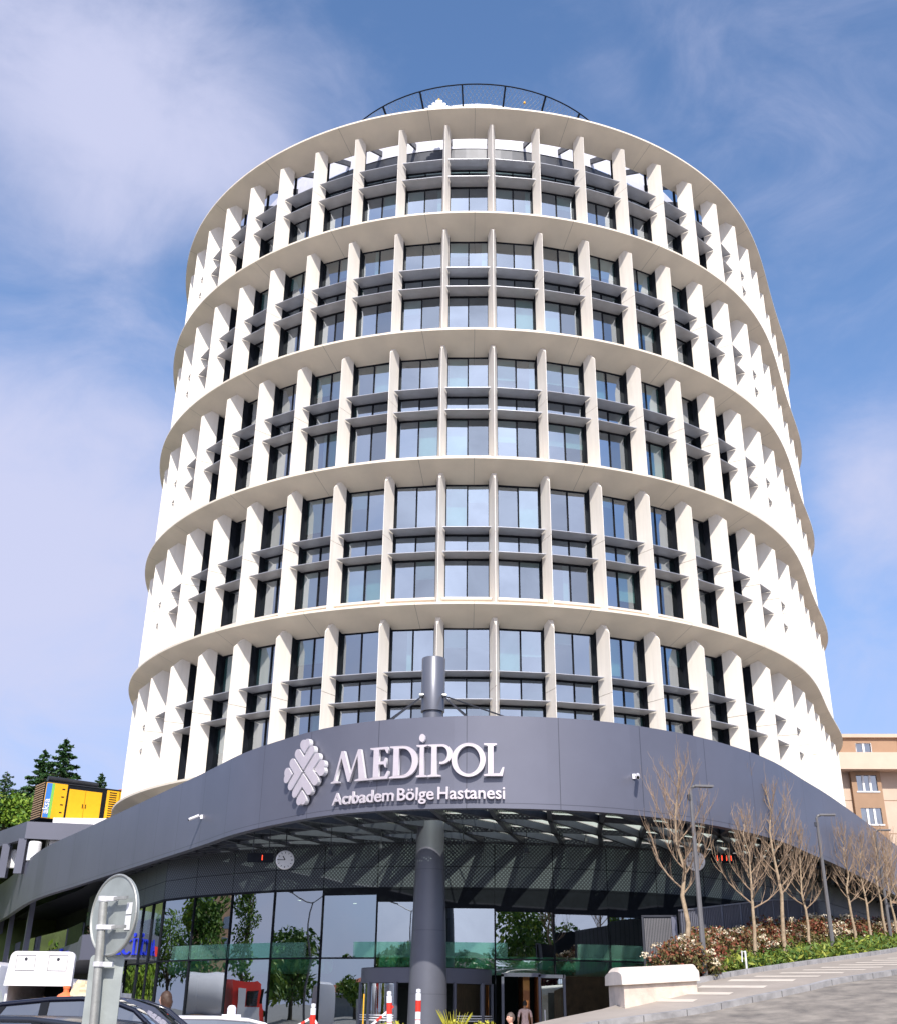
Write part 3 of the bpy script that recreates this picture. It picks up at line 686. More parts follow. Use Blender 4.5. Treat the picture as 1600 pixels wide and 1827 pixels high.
for pa_, pb_ in ((310, 545), (632, 905), (1030, 1150)):
    mb = MB(); sa_, sb_ = GPth.s_of_px(pa_, 3.4), GPth.s_of_px(pb_, 3.4); n_ = max(4, int(sb_-sa_)); uvz = [3.17+.56*j/6 for j in range(7)]
    mb.grid([[P3(GPth.at(sa_+(sb_-sa_)*k/n_, .07+.02*math.sin(math.pi*j/6))[0], z) for k in range(n_+1)] for j, z in enumerate(uvz)]); o = mb.build('green_film_band', 'film', GL, smooth=True); o.location = (0, -45, 0)
mb = MB(); mb.bb(3.1, 3.35, 45.6, 48.5, 0, 2.6); invl(mb.build('timber_door_jamb', pbr('orange_timber', (.38, .13, .03), .5), LB))

# canopy lattice between fascia and glass
CN = thing('canopy_lattice', 'triangulated steel lattice with glass skylights under the canopy', 'canopy', (0, 40, 6))
def invc(o): o.location = (0, -40, -6); return o
NU = 38; NV = 3; sF0, sF1 = FC.s_of_px(120, 7), FC.len*.86
g0 = GPth.s_of_px(225, 7); g1 = GPth.len*.84
def cn(u, v):
    # u along, v from fascia (0) to glass (1)
    a, _, n = FC.at(sF0+(sF1-sF0)*u/NU, -.35); b, _, _ = GPth.at(g0+(g1-g0)*u/NU, .12)
    return a+(b-a)*v
ZL = 7.55
def node(i, j): return P3(cn(i+(.5 if j % 2 else 0), j/NV), ZL)
mb = MB(); sk = []; pf = MB()
for j in range(NV+1):
    for i in range(NU):
        a = node(i, j)
        mb.bar(a, node(i+1, j), .10, .18)
        if j < NV:
            if j % 2 == 0: nbs = (node(i, j+1), node(i-1, j+1)) ; t1 = (node(i, j), node(i+1, j), node(i, j+1)); t2 = (node(i, j), node(i, j+1), node(i-1, j+1))
            else: nbs = (node(i, j+1), node(i+1, j+1)); t1 = (node(i, j), node(i+1, j), node(i+1, j+1)); t2 = (node(i, j), node(i+1, j+1), node(i, j+1))
            for b in nbs: mb.bar(a+Vector((0, 0, -.02)), b+Vector((0, 0, -.02)), .16, .24)
            for q_, t in enumerate((t1, t2)):
                if (q_ == 0): sk.append([p+Vector((0, 0, .17)) for p in t])
                else: pf.face([p+Vector((0, 0, .145)) for p in t], uv=[(p.x, p.y) for p in t])
invc(mb.build('lattice_beams', 'lattice', CN))
for t in sk:
    q = MB(); c = (t[0]+t[1]+t[2])/3; q.face([c+(p-c)*.93 for p in t]); invc(q.build('skylight_pane', 'sglass', CN)) if len(sk) <= 100 else None
if len(sk) > 100:
    sk.sort(key=lambda t: (t[0]-Vector((0, 38, 6))).length)
    rest = MB()
    for i, t in enumerate(sk):
        c = (t[0]+t[1]+t[2])/3; q = MB() if i < 100 else rest; q.face([c+(p-c)*.96 for p in t])
        if i < 100: invc(q.build('skylight_pane', 'sglass', CN))
    o = invc(rest.build('skylight_panes', 'sglass', CN)); o['kind'] = 'stuff'
o = invc(pf.build('perforated_panels', 'perf', CN))

# mast through the canopy with stay cables
MS = thing('canopy_mast', 'tapering slate steel mast carrying the canopy, with cables at its head', 'mast', (-.5, 41, 0))
mb = MB(); mb.tube([(0, 0, z) for z in (-.02, 2, 4, 6, 7.3, 9, 11.9)], [.70, .66, .60, .535, .50, .44, .37], 40); sm(mb.build('shaft', 'pole', MS), 40)
mb = MB(); mb.lathe([(.37, 11.75), (.455, 11.75), (.455, 13.85), (.44, 13.87), (0, 13.87)], 40); sm(mb.build('sleeve', 'pole', MS), 40)
for px, py, D in ((668, 1286, 38), (690, 1281, 36.6), (842, 1279, 36.2), (862, 1279, 37.2), (945, 1280, 36.5), (640, 1290, 39.5)):
    e = at(px, py, D)-Vector((-.5, 41, 0)); e.z = min(e.z, ZF1-.05); t = Vector((.44*(1 if e.x > 0 else -1)*.8, -.25, 12.35)); mb = MB(); mb.tube([t, e], .028, 6); mb.build('stay_cable', 'dark', MS)
for sgn in (-1, 1):
    mb = MB(); mb.lathe([(0, -.1), (.09, -.1), (.09, .1), (0, .1)], 12, c=(sgn*.42, -.2, 12.35), ax='x'); mb.build('cable_anchor', 'galv', MS)
# ------------------------------------------------------------------ letters and emblem on the fascia
def arc(cx, cy, rx, ry, a0, a1, n=14): return [(cx+rx*math.cos(R(a0+(a1-a0)*i/n)), cy+ry*math.sin(R(a0+(a1-a0)*i/n))) for i in range(n+1)]
SER = {
 'M': [[(0, 0), (.24, 0), (.24, .04), (.14, .07), (.29, .78), (.50, 0), (.55, 0), (.755, .80), (.81, .07), (.70, .04), (.70, 0), (1.08, 0), (1.08, .04), (.99, .07), (.84, 1), (.76, 1), (.56, .24), (.36, 1), (.28, 1), (.08, .07), (0, .04)]],
 'E': [[(0, 0), (.60, 0), (.63, .24), (.58, .24), (.50, .08), (.30, .08), (.30, .46), (.46, .46), (.50, .36), (.54, .36), (.54, .66), (.50, .66), (.46, .55), (.30, .55), (.30, .93), (.48, .93), (.55, .80), (.60, .80), (.58, 1), (0, 1), (0, .96), (.12, .93), (.12, .07), (0, .04)]],
 'D': [[(0, 0)]+arc(.42, .5, .5, .5, -90, 90)+[(0, 1), (0, .96), (.12, .93), (.12, .07), (0, .04)], [(.30, .08)]+arc(.40, .5, .33, .42, -90, 90)+[(.30, .92)]],
 'I': [[(0, 0), (.46, 0), (.46, .04), (.32, .07), (.32, .93), (.46, .96), (.46, 1), (0, 1), (0, .96), (.14, .93), (.14, .07), (0, .04)], arc(.23, 1.22, .125, .125, 0, 345, 23)],
 'P': [[(0, 0), (.44, 0), (.44, .04), (.30, .07), (.30, .93)]+arc(.45, .69, .20, .24, 90, -105)+[(.385, .37)]+arc(.45, .69, .36, .31, -100, 90)+[(0, 1), (0, .96), (.12, .93), (.12, .07), (0, .04)]],
 'O': [arc(.5, .5, .5, .52, 0, 352, 44), arc(.5, .5, .34, .43, 0, 352, 44)],
 'L': [[(0, 0), (.66, 0), (.72, .27), (.66, .27), (.55, .08), (.34, .08), (.34, .93), (.46, .96), (.46, 1), (0, 1), (0, .96), (.14, .93), (.14, .07), (0, .04)]]}
def curve_mesh(cont, depth, bevel=0.0):
    cu = bpy.data.curves.new('c', 'CURVE'); cu.dimensions = '2D'; cu.fill_mode = 'BOTH'; cu.extrude = depth/2; cu.bevel_depth = bevel
    for c in cont:
        s = cu.splines.new('POLY'); s.points.add(len(c)-1); s.use_cyclic_u = True
        for p, q in zip(s.points, c): p.co = (q[0], q[1], 0, 1)
    o = bpy.data.objects.new('c', cu); col.objects.link(o); me = bpy.data.meshes.new_from_object(o.evaluated_get(bpy.context.evaluated_depsgraph_get()))
    bpy.data.objects.remove(o); return me
def text_mesh(txt, depth, size=1, off=0.0):
    cu = bpy.data.curves.new('t', 'FONT'); cu.body = txt; cu.extrude = depth/2; cu.size = size; cu.offset = off; cu.resolution_u = 4
    o = bpy.data.objects.new('t', cu); col.objects.link(o); me = bpy.data.meshes.new_from_object(o.evaluated_get(bpy.context.evaluated_depsgraph_get()))
    bpy.data.objects.remove(o); return me
def two_mats(me, a, b):
    me.materials.clear(); me.materials.append(M[a]); me.materials.append(M[b])
    for p in me.polygons: p.material_index = 0 if abs(p.normal.z) > .6 else 1
def on_fascia(me, s0, s1, z0, zs, off, name, parent, mats=('letter', 'letterside'), x0=None, x1=None):
    co = np.zeros(len(me.vertices)*3, dtype=np.float32); me.vertices.foreach_get('co', co); co = co.reshape(-1, 3)
    two_mats(me, *mats)
    if x0 is None: x0, x1 = co[:, 0].min(), co[:, 0].max()
    zmin = co[:, 2].min(); out = np.zeros_like(co)
    for i, (x, y, z) in enumerate(co):
        q, d, n = FC.at(s0+(s1-s0)*(x-x0)/(x1-x0), off+(z-zmin)); out[i] = (q.x, q.y, z0+y*zs)
    me.vertices.foreach_set('co', out.ravel()); me.update()
    o = bpy.data.objects.new(name, me); col.objects.link(o)
    if parent: o.parent = parent; o.location = -parent.location
    return o
def fs(px, z): return FC.s_of_px(px, z)
SG = thing('wall_sign', 'large raised serif lettering MEDIPOL in brushed metal on the fascia', 'sign', (-.8, 35.6, 8.2))
zb_ = 6.84+EYE
px_ = [('M', 597, 662, 1.0), ('E', 663.5, 697, 1.0), ('D', 698, 748, 1.0), ('I', 745, 764, 1.0), ('P', 765, 808, 1.0), ('O', 806.5, 866, 1.0), ('L', 863, 898.5, 1.0)]
for ch, a, b, k in px_: on_fascia(curve_mesh(SER[ch], .13), fs(a, zb_), fs(b, zb_), zb_, 1.05, .05, 'letter_'+('dotted_i' if ch == 'I' else ch.lower()), SG)
SG2 = thing('wall_sign', 'small raised lettering Acıbadem Bölge Hastanesi below the large name', 'sign', (-.8, 35.6, 7.5))
words = [('Acıbadem', 597, 705), ('Bölge', 711, 775.5), ('Hastanesi', 782, 900)]
for t, a, b in words: on_fascia(text_mesh(t, .08, 1, .012), fs(a, 7.6), fs(b, 7.6), 7.53, .56, .05, 'word', SG2)
# emblem beside the name
mb = emblem_faces(1.22, .16); me_o = mb.build('wall_emblem', ['letter', 'letterside']); weld(me_o)
me = me_o.data; sE = fs(549, 8.5)
co = np.zeros(len(me.vertices)*3, dtype=np.float32); me.vertices.foreach_get('co', co); co = co.reshape(-1, 3)
for i, (x, y, z) in enumerate(co):
    q, d, n = FC.at(sE+x*1.0, .06+z); co[i] = (q.x, q.y, 7.42+EYE+y)
me.vertices.foreach_set('co', co.ravel()); me.update(); tag(me_o, 'big brushed metal emblem of nested chevrons left of the name on the fascia', 'emblem')
# ------------------------------------------------------------------ things fixed on or under the canopy
def cctv(px, py, label, off=.35, mount='fascia'):
    z = None
    s = fs(px, 8.0); q, d, n = FC.at(s, 0)
    p = at(px, py, q.y); z = p.z
    t = thing('security_camera', label, 'camera', (q.x, q.y, z))
    mb = MB(); mb.box((0, 0, 0), (.12, .12, .16)); mb.tube([(0, 0, 0), P3(n*.22, .02)], .025, 6); mb.build('bracket', 'clamp', t)
    a = P3(n*.22, .0); b = a+P3(n*.25-d*.18, -.12); mb = MB(); mb.tube([a-(b-a)*.3, b], .065, 12); mb.build('housing', 'clamp', t)
    mb = MB(); mb.tube([b, b+(b-a)*.12], .05, 10); mb.build('lens', 'black', t)
cctv(359, 1458, 'grey bullet camera on the left slope of the fascia'); cctv(1132, 1386, 'grey bullet camera on the right part of the fascia near the bare tree')
def clock(px, py, D, label):
    p = at(px, py, D); t = thing('hanging_clock', label, 'clock', p, 0)
    v = (Vector((0, 0, EYE))-p); v.z = 0; t.rotation_euler = (0, 0, math.atan2(v.x, -v.y))
    mb = MB(); mb.lathe([(0, -.06), (.32, -.06), (.345, -.05), (.345, .05), (.32, .06), (0, .06)], 32, ax='y'); sm(mb.build('case', 'clamp', t), 30)
    mb = MB(); mb.lathe([(0, -.064), (.305, -.064)], 32, ax='y'); mb.build('dial', 'white', t)
    mb = MB()
    for k in range(12):
        a = R(30*k); mb.bar((.23*math.sin(a), -.067, .23*math.cos(a)), (.285*math.sin(a), -.067, .285*math.cos(a)), .028 if k % 3 == 0 else .018, .004, upv=(0, 1, 0))
    mb.build('hour_marks', 'black', t)
    for a, l, w_ in ((R(-33), .16, .034), (R(270), .24, .022)):
        mb = MB(); mb.bar((0, -.07, 0), (l*math.sin(a), -.07, l*math.cos(a)), w_, .004, upv=(0, 1, 0)); mb.build('hand', 'black', t)
    mb = MB(); mb.tube([(0, 0, .34), (0, 0, ZL-p.z)], .022, 8); mb.box((0, 0, .36), (.12, .1, .06)); mb.build('hanger', 'dark', t)
clock(509, 1535, 42.5, 'white round clock hanging left of the mast beneath the canopy'); clock(1240, 1537, 41, 'white round clock hanging behind the street lamp on the right')
def led(px, py, D, label, digits):
    p = at(px, py, D); t = thing('led_display', label, 'display', p, 0)
    mb = MB(); mb.box((0, 0, 0), (.95, .14, .33)); mb.build('casing', 'black', t)
    mb = MB()
    for i, dg in enumerate(digits):
        x = -.34+i*.17
        segs = {'1': 'bc', '0': 'abcdef', '5': 'afgcd', '4': 'fgbc', ' ': ''}[dg]
        P = {'a': ((x, .09), (x+.08, .09)), 'b': ((x+.08, .09), (x+.08, 0)), 'c': ((x+.08, 0), (x+.08, -.09)), 'd': ((x, -.09), (x+.08, -.09)), 'e': ((x, 0), (x, -.09)), 'f': ((x, .09), (x, 0)), 'g': ((x, 0), (x+.08, 0))}
        for s in segs: (a, b), (c, d) = P[s]; mb.bar((a, -.075, b), (c, -.075, d), .022, .006, upv=(0, 1, 0))
    mb.build('digits', 'redl', t)
    mb = MB(); mb.tube([(-.3, 0, .16), (-.3, 0, ZL-p.z)], .02, 6); mb.tube([(.3, 0, .16), (.3, 0, ZL-p.z)], .02, 6); mb.build('hanger', 'dark', t)
led(465, 1531, 42.3, 'small dark display with one red digit left of the hanging clock', '  1 '); led(1291, 1532, 42, 'small dark display with four red digits on the right', '1111')
for i, (px, py) in enumerate(((590, 1523), (680, 1512), (735, 1500), (826, 1503), (939, 1518), (1000, 1492), (870, 1480), (1045, 1500))):
    p = at(px, py, 41+.4*(i % 3)); t = thing('canopy_spotlight', 'small dark spotlight hung from the steel lattice, '+('first', 'second', 'third', 'fourth', 'fifth', 'seventh', 'sixth', 'eighth')[i if i < 5 else {5: 6, 6: 4, 7: 7}[i]]+' from the left', 'spotlight', p, 0, 'spotlights under the canopy')
    mb = MB(); mb.lathe([(0, .09), (.06, .09), (.10, -.04), (.09, -.09), (0, -.09)], 12); mb.build('lamp_head', 'dark', t); mb = MB(); mb.tube([(0, 0, .08), (0, 0, max(ZL-p.z, .15))], .015, 6); mb.build('stem', 'dark', t)
# ------------------------------------------------------------------ revolving door and side door
RD = thing('revolving_door', 'grey metal revolving door drum behind the mast', 'door', (-.6, 44.4, 0)); r_ = 2.45
def aarc(a0, a1, r, n): return [(r*math.cos(R(a0+(a1-a0)*i/n)), r*math.sin(R(a0+(a1-a0)*i/n))) for i in range(n+1)]
mb = MB(); A_ = aarc(180, 360, r_, 32); B_ = aarc(180, 360, r_-.12, 32)
mb.grid([[(x, y, 2.22) for x, y in B_], [(x, y, 2.22) for x, y in A_], [(x, y, 2.72) for x, y in A_], [(x, y, 2.72) for x, y in B_]]); mb.face([(x, y, 2.74) for x, y in A_]); sm(mb.build('header', 'fascia', RD), 30)
for a in (180, 213, 245, 295, 327, 360):
    x, y = r_*math.cos(R(a)), r_*math.sin(R(a)); mb = MB(); mb.tube([(x, y, 0), (x, y, 2.25)], .07, 8); mb.build('post', 'fascia', RD)
for a0, a1 in ((182, 212), (214, 244), (296, 326), (328, 358)):
    A_ = aarc(a0, a1, r_-.02, 8); mb = MB(); mb.grid([[(x, y, .12) for x, y in A_], [(x, y, 2.2) for x, y in A_]]); mb.build('curved_glass', 'eglass', RD, smooth=True)
    mb = MB()
    for z in (.98, 1.06, 1.14): C_ = aarc(a0, a1, r_+.005, 8); mb.grid([[(x, y, z) for x, y in C_], [(x, y, z+.035) for x, y in C_]])
    mb.build('white_stripes', 'white', RD)
for a in (20, 110, 200, 290):
    mb = MB(); x, y = (r_-.25)*math.cos(R(a)), (r_-.25)*math.sin(R(a)); d = Vector((math.cos(R(a)), math.sin(R(a)), 0)); n = Vector((-d.y, d.x, 0))
    for z in (.08, 2.12): mb.bar((0, 0, z), (x, y, z), .05, .1)
    mb.bar((x, y, 0), (x, y, 2.2), .05, .06); mb.build('door_leaf_frame', 'dark', RD)
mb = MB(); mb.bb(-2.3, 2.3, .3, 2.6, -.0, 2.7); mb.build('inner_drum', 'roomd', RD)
SD = thing('side_door', 'open glass side door in a grey frame right of the revolving door', 'door', (3.05, 44.85, 0))
mb = MB(); x0, x1 = -.72, .58
mb.bb(x0-.1, x0, -.12, .12, 0, 2.62); mb.bb(x1, x1+.09, -.12, .12, 0, 2.62); mb.bb(x0-.1, x1+.1, -.12, .12, 2.53, 2.66); mb.bb(x1+.09, x1+1.0, -.08, .06, 2.5, 2.62); mb.bb(x1+.94, x1+1.03, -.08, .08, 0, 2.62); mb.build('frame', 'fascia', SD)
LE = MB(); LE.bb(x1+.12, x1+.92, -.05, .0, .08, 2.48); lf = LE.build('leaf', 'eglass', SD)
mb = MB(); mb.bb(x1+.1, x1+.94, -.07, .02, 0, .12); mb.build('bottom_rail', 'fascia', SD); mb = MB(); mb.bb(x1+.2, x1+.24, -.15, -.1, .8, 1.4); mb.build('handle', 'clamp', SD)
mb = MB(); mb.bb(x0, x1, .15, 2.2, .02, .03); mb.bb(x1-.02, x1+.3, .2, 2.0, 0, 2.55); mb.build('reveal', bpy.data.materials['orange_timber'], SD)
# ------------------------------------------------------------------ left wing: terrace slab, columns, balustrade, emergency sign
LW = thing('terrace_deck', 'open terrace deck with glass balustrade in the left wing', 'terrace', (-20, 60, 0))
def invw(o): o.location = (20, -60, 0); return o
tdp = Path([(-59, 138), (-40, 104), (-30.5, 84.5), (-23.5, 71.8), (-20.2, 64.5), (-18.6, 59.6), (-17.9, 57.4), (-16.6, 56.3), (-13.5, 55.3)])
mb = MB(); mb.grid([[P3(tdp.at(s_, o_)[0], z) for s_ in [tdp.len*i/40 for i in range(41)]] for z, o_ in ((3.35, -4), (3.35, 0), (4.5, 0), (4.5, -4))]); invw(mb.build('deck_band', 'fascia', LW))
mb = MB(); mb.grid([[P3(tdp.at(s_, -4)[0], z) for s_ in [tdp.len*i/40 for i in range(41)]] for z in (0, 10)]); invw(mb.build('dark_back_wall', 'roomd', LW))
mb = MB(); mb.grid([[P3(tdp.at(s_, o_)[0], 7.9) for s_ in [tdp.len*i/40 for i in range(41)]] for o_ in (-.6, -4)]); invw(mb.build('deck_ceiling', 'dark', LW))
for i in range(19):
    a = 3+i*(tdp.len-3)/19.; b = a+(tdp.len-3)/19.-.05; mb = MB(); mb.grid([[P3(tdp.at(s_, -.12)[0], z) for s_ in (a, (a+b)/2, b)] for z in (4.5, 5.55)]); invw(mb.build('balustrade_pane', 'bglass', LW))
for px in (3, 22, 57):
    s_ = tdp.s_of_px(px, 5.5) if px < 300 else tdp.len-.8
    q, d, n = tdp.at(s_, .25); mb = MB(); mb.box(P3(q, 5.8 if px < 300 else 5.8), (.42, .35, 4.1 if px > 300 else 4.9), (P3(d, 0), P3(n, 0), Vector((0, 0, 1)))); invw(mb.build('column', 'fascia', LW))
ES = thing('emergency_sign', 'blue raised letters ACİL on the grey terrace band', 'sign', (0, 0, 0))
def on_path(me, path, s0, s1, z0, zs, off, name, parent, mt, reverse=False):
    co = np.zeros(len(me.vertices)*3, dtype=np.float32); me.vertices.foreach_get('co', co); co = co.reshape(-1, 3)
    me.materials.clear(); me.materials.append(M[mt]); x0, x1 = co[:, 0].min(), co[:, 0].max(); zm = co[:, 2].min()
    for i, (x, y, z) in enumerate(co):
        q, d, n = path.at(s0+(s1-s0)*(x-x0)/(x1-x0), off+z-zm); co[i] = (q.x, q.y, z0+y*zs)
    me.vertices.foreach_set('co', co.ravel()); me.update(); o = bpy.data.objects.new(name, me); col.objects.link(o); o.parent = parent; return o
LT = {'A': [[(0, 0), (.3, 0), (.3, .05), (.2, .07), (.26, .28), (.58, .28), (.65, .07), (.55, .05), (.55, 0), (.98, 0), (.98, .05), (.9, .07), (.56, 1), (.42, 1), (.1, .07), (0, .05)]],
      'C': [arc(.5, .5, .5, .5, 45, 315, 26)+arc(.52, .5, .32, .40, 315, 45, 26)[0:]]}
sa_, sb_ = tdp.s_of_px(203, 4), tdp.s_of_px(259, 4); wd = sb_-sa_
for ch, a, b in (('A', 0, .30), ('C', .30, .60), ('I', .63, .76), ('L', .78, 1.0)):
    on_path(curve_mesh((LT.get(ch) or SER[ch]), .1), tdp, sa_+wd*a, sa_+wd*b, 3.55, .72, .03, 'letter_'+('dotted_i' if ch == 'I' else ch.lower()), ES, 'bluesign')
ES2 = thing('emergency_sign', 'blue raised letters ACİL partly hidden behind the white truck headboard', 'sign', (0, 0, 0))
sa_, sb_ = tdp.s_of_px(60, 4), tdp.s_of_px(128, 4); wd = sb_-sa_
for ch, a, b in (('A', 0, .30), ('C', .30, .60), ('I', .63, .76), ('L', .78, 1.0)):
    on_path(curve_mesh((LT.get(ch) or SER[ch]), .1), tdp, sa_+wd*a, sa_+wd*b, 3.45, .72, .03, 'letter_'+('dotted_i' if ch == 'I' else ch.lower()), ES2, 'bluesign')
mb = MB(); q, d, n = tdp.at(tdp.s_of_px(196, 3.6), .05); mb.box(P3(q, 3.75), (.5, .06, .45), (P3(d, 0), P3(n, 0), Vector((0, 0, 1)))); tag(mb.build('red_crescent_plate', 'red'), 'small red plate left of the blue letters, half behind the round sign', 'plate')
# upper deck on the roof at the far left
UD = thing('roof_structure', 'slate metal frame storey on the roof at the far left', 'building', (-30, 80, 10))
def invu(o): o.location = (30, -80, -10); return o
c0 = at(49, 1466, 78); zt_ = c0.z; cb = zt_-1.15; c1 = Vector((c0.x-16, c0.y+21, 0)); c2 = c0+Vector((6.5, 1.5, 0))
mb = MB()
for a, b in ((c1, c0), (c0, c2)):
    d = Vector((b.x-a.x, b.y-a.y, 0)).normalized(); n = Vector((d.y, -d.x, 0)); m_ = (Vector((a.x, a.y, 0))+Vector((b.x, b.y, 0)))/2
    mb.box(m_+Vector((0, 0, (zt_+cb)/2))-n*.2, ((Vector((b.x, b.y, 0))-Vector((a.x, a.y, 0))).length, .4, zt_-cb), (d, n, Vector((0, 0, 1))))
invu(mb.build('parapet_band', 'fascia', UD))
dc = (Vector((c0.x, c0.y, 0))-Vector((c1.x, c1.y, 0))).normalized()
for k in (0, 3.6, 7.2, 10.8, 14.4):
    q = Vector((c0.x, c0.y, 0))-dc*(k+.25); mb = MB(); mb.box((q.x, q.y+.15, (cb+9.5)/2), (.55, .5, cb-9.5)); invu(mb.build('post', 'fascia', UD))
mb = MB(); mb.face([(c0.x, c0.y+.1, zt_-.5), (c2.x, c2.y, zt_-.5), (c2.x, c2.y+14, zt_-.5), (c1.x+9, c1.y+6, zt_-.5), (c1.x, c1.y, zt_-.5)]); mb.bb(c0.x+.4, c2.x, c0.y+6, c0.y+6.3, 9.5, zt_-.5); invu(mb.build('roof_slab', 'dark', UD))
for i, (px, py, D, h_) in enumerate(((60, 1524, 76.5, 1.0), (27, 1538, 82, 1.1))):
    p = at(px, py, D); mb = MB(); mb.lathe([(0, 0), (.42, 0), (.42, 1.15), (.36, 1.25), (0, 1.25)], 20); o = mb.build('white_tank', 'white'); o.location = (p.x, p.y, p.z-.45); tag(o, ('short white cylinder tank under the left roof frame, nearer the corner', 'short white cylinder tank under the left roof frame, farther left')[i], 'tank')
# generator
g0_ = at(54, 1466, 81); gz = g0_.z; g0_ = at(70, 1470, 79.5); GN = thing('generator', 'yellow generator container with black louvres on the roof', 'generator', (g0_.x, 79.5, gz), R(37))
Lg, Wg, Hg = 7.4, 2.3, 2.62
mb = MB(); mb.bb(0, Lg, 0, Wg, 0, Hg); mb.build('frame', 'black', GN)
def pan(x0, x1, z0, z1, mt, nm, dy=-.03): 
    mb = MB(); mb.bb(x0, x1, dy, 0, z0, z1); return mb.build(nm, mt, GN)
pan(.06, 1.62, .06, Hg-.06, 'yellow', 'side_panel'); pan(.10, .48, .1, Hg-.1, 'blue', 'blue_stripe', -.05); pan(.48, .68, .1, Hg-.1, 'green', 'green_stripe', -.045)
for i, x in enumerate((1.78, 3.02)):
    d_ = pan(x, x+1.21, .12, Hg-.34, 'yellow', 'door'); mb = MB(); mb.bb(x+(1.08 if i == 0 else .06), x+(1.14 if i == 0 else .12), -.06, -.03, 1.0, 1.3); mb.build('handle', 'black', d_)
for x in (4.6, 5.6):
    d_ = pan(x, x+.95, .1, Hg-.1, 'yellow', 'vent_panel'); mb = MB()
    for j in range(13): mb.bb(x+.2, x+.75, -.045, -.03, .35+j*.165, .42+j*.165)
    mb.build('vent_slots', 'black', d_)
mb = MB()
for j in range(15): mb.bb(-.05, 0, .15, Wg-.15, .12+j*.17, .20+j*.17)
mb.build('end_louvres', 'wood', GN)
mb = MB()
for z in (.5, 1.05, 1.6, 2.15): mb.bb(1.25, 1.45, -.045, -.03, z, z+.08)
mb.build('vent_slots', 'black', GN)
mb = MB(); mb.tube([(.25, .5, Hg+.28), (4.0, .5, Hg+.22)], .22, 12); mb.bb(.1, Lg, -.04, .04, Hg-.05, Hg+.02, 0); sm(mb.build('exhaust_silencer', 'dark', GN), 40)
tm = text_mesh('aksa', .02, .62, .01); tm.materials.clear(); tm.materials.append(M['white']); o = bpy.data.objects.new('lettering', tm); col.objects.link(o); o.parent = GN; o.rotation_euler = (R(90), R(-90), 0); o.location = (.44, -.065, .35)
mb = MB(); p0 = at(94, 1467, 79); p1 = at(215, 1473, 79); mb.bb(p0.x, p1.x, 79, 86, 9.6, gz-.02); tag(mb.build('equipment_plinth', 'dwhite'), 'white painted plinth wall carrying the yellow generator', 'plinth')
p = at(90, 1481, 79); AC = thing('air_conditioner', 'white air conditioner unit at the left end of the plinth', 'air conditioner', p, R(30))
mb = MB(); mb.bb(-.45, .45, -.35, .1, -.45, .4); mb.build('casing', 'white', AC); mb = MB(); mb.lathe([(.26, -.36), (.3, -.37), (.3, -.36)], 20, ax='y'); mb.lathe([(0, -.365), (.26, -.365)], 20, ax='y'); mb.build('fan_grille', 'dark', AC)
mb = MB(); mb.bb(-.05, .02, 0, .6, -1.2, -.4); mb.build('bracket', 'galv', AC)
# ------------------------------------------------------------------ street side: fence wall, louvred box, stone block
FW = thing('fence_wall', 'long ribbed slate metal fence wall behind the flowering hedge', 'fence', SW(36, 13.7, 0))
ox, oy, _ = SW(36, 13.7, 0)
s = 38.2; i = 0
while s < 105:
    e = s+2.4; zt0 = H(s)+1.95+.012*(s-38); mb = MB(); a = Vector(SW(s, 13.7, H(s)-.1)); b = Vector(SW(e-.03, 13.7, H(e)-.1))
    z1 = H(s)+1.82+.016*(s-38); z2 = H(e)+1.82+.016*(e-38)
    uv = [(s, 0), (e, 0), (e, 2), (s, 2)]
    for off in (0, .05):
        mb.face([SW(s, 13.7+off, H(s)-.1), SW(e-.03, 13.7+off, H(e)-.1), SW(e-.03, 13.7+off, z2), SW(s, 13.7+off, z1)], uv=uv)
    mb.bar(SW(s, 13.7, z1), SW(e-.03, 13.7, z2), .10, .05)
    for t in range(11): q = s+.2*t+.1; mb.bar(SW(q, 13.68, H(q)), SW(q, 13.68, z1+(z2-z1)*(q-s)/2.4), .03, .03)
    o = mb.build('panel', 'wallgrey', FW); o.location = (-ox, -oy, 0); s = e; i += 1
p = at(1178, 1712, 35.5); LBX = thing('louvred_box', 'dark grey vertically ribbed metal box on two posts beside the stone block', 'cabinet', (p.x, p.y, H(33.5)), R(-12))
hB = p.z-H(33.5); mb = MB(); mb.bb(-.44, .40, -.05, .45, hB, hB+1.20); mb.build('cabinet', 'dark', LBX)
mb = MB()
for j in range(17): mb.bb(-.42+j*.048, -.39+j*.048, -.09, -.05, hB+.04, hB+1.16)
mb.build('ribs', 'lamp', LBX); mb = MB(); mb.bb(-.5, -.44, -.1, .0, -.1, hB+1.22); mb.build('post', 'dark', LBX); mb = MB(); mb.bb(.40, .56, -.1, .1, -.1, hB+1.24); mb.build('post', 'fascia', LBX); mb = MB(); mb.bb(-.5, .56, -.1, .5, hB+1.20, hB+1.25); mb.build('top_cap', 'dark', LBX)
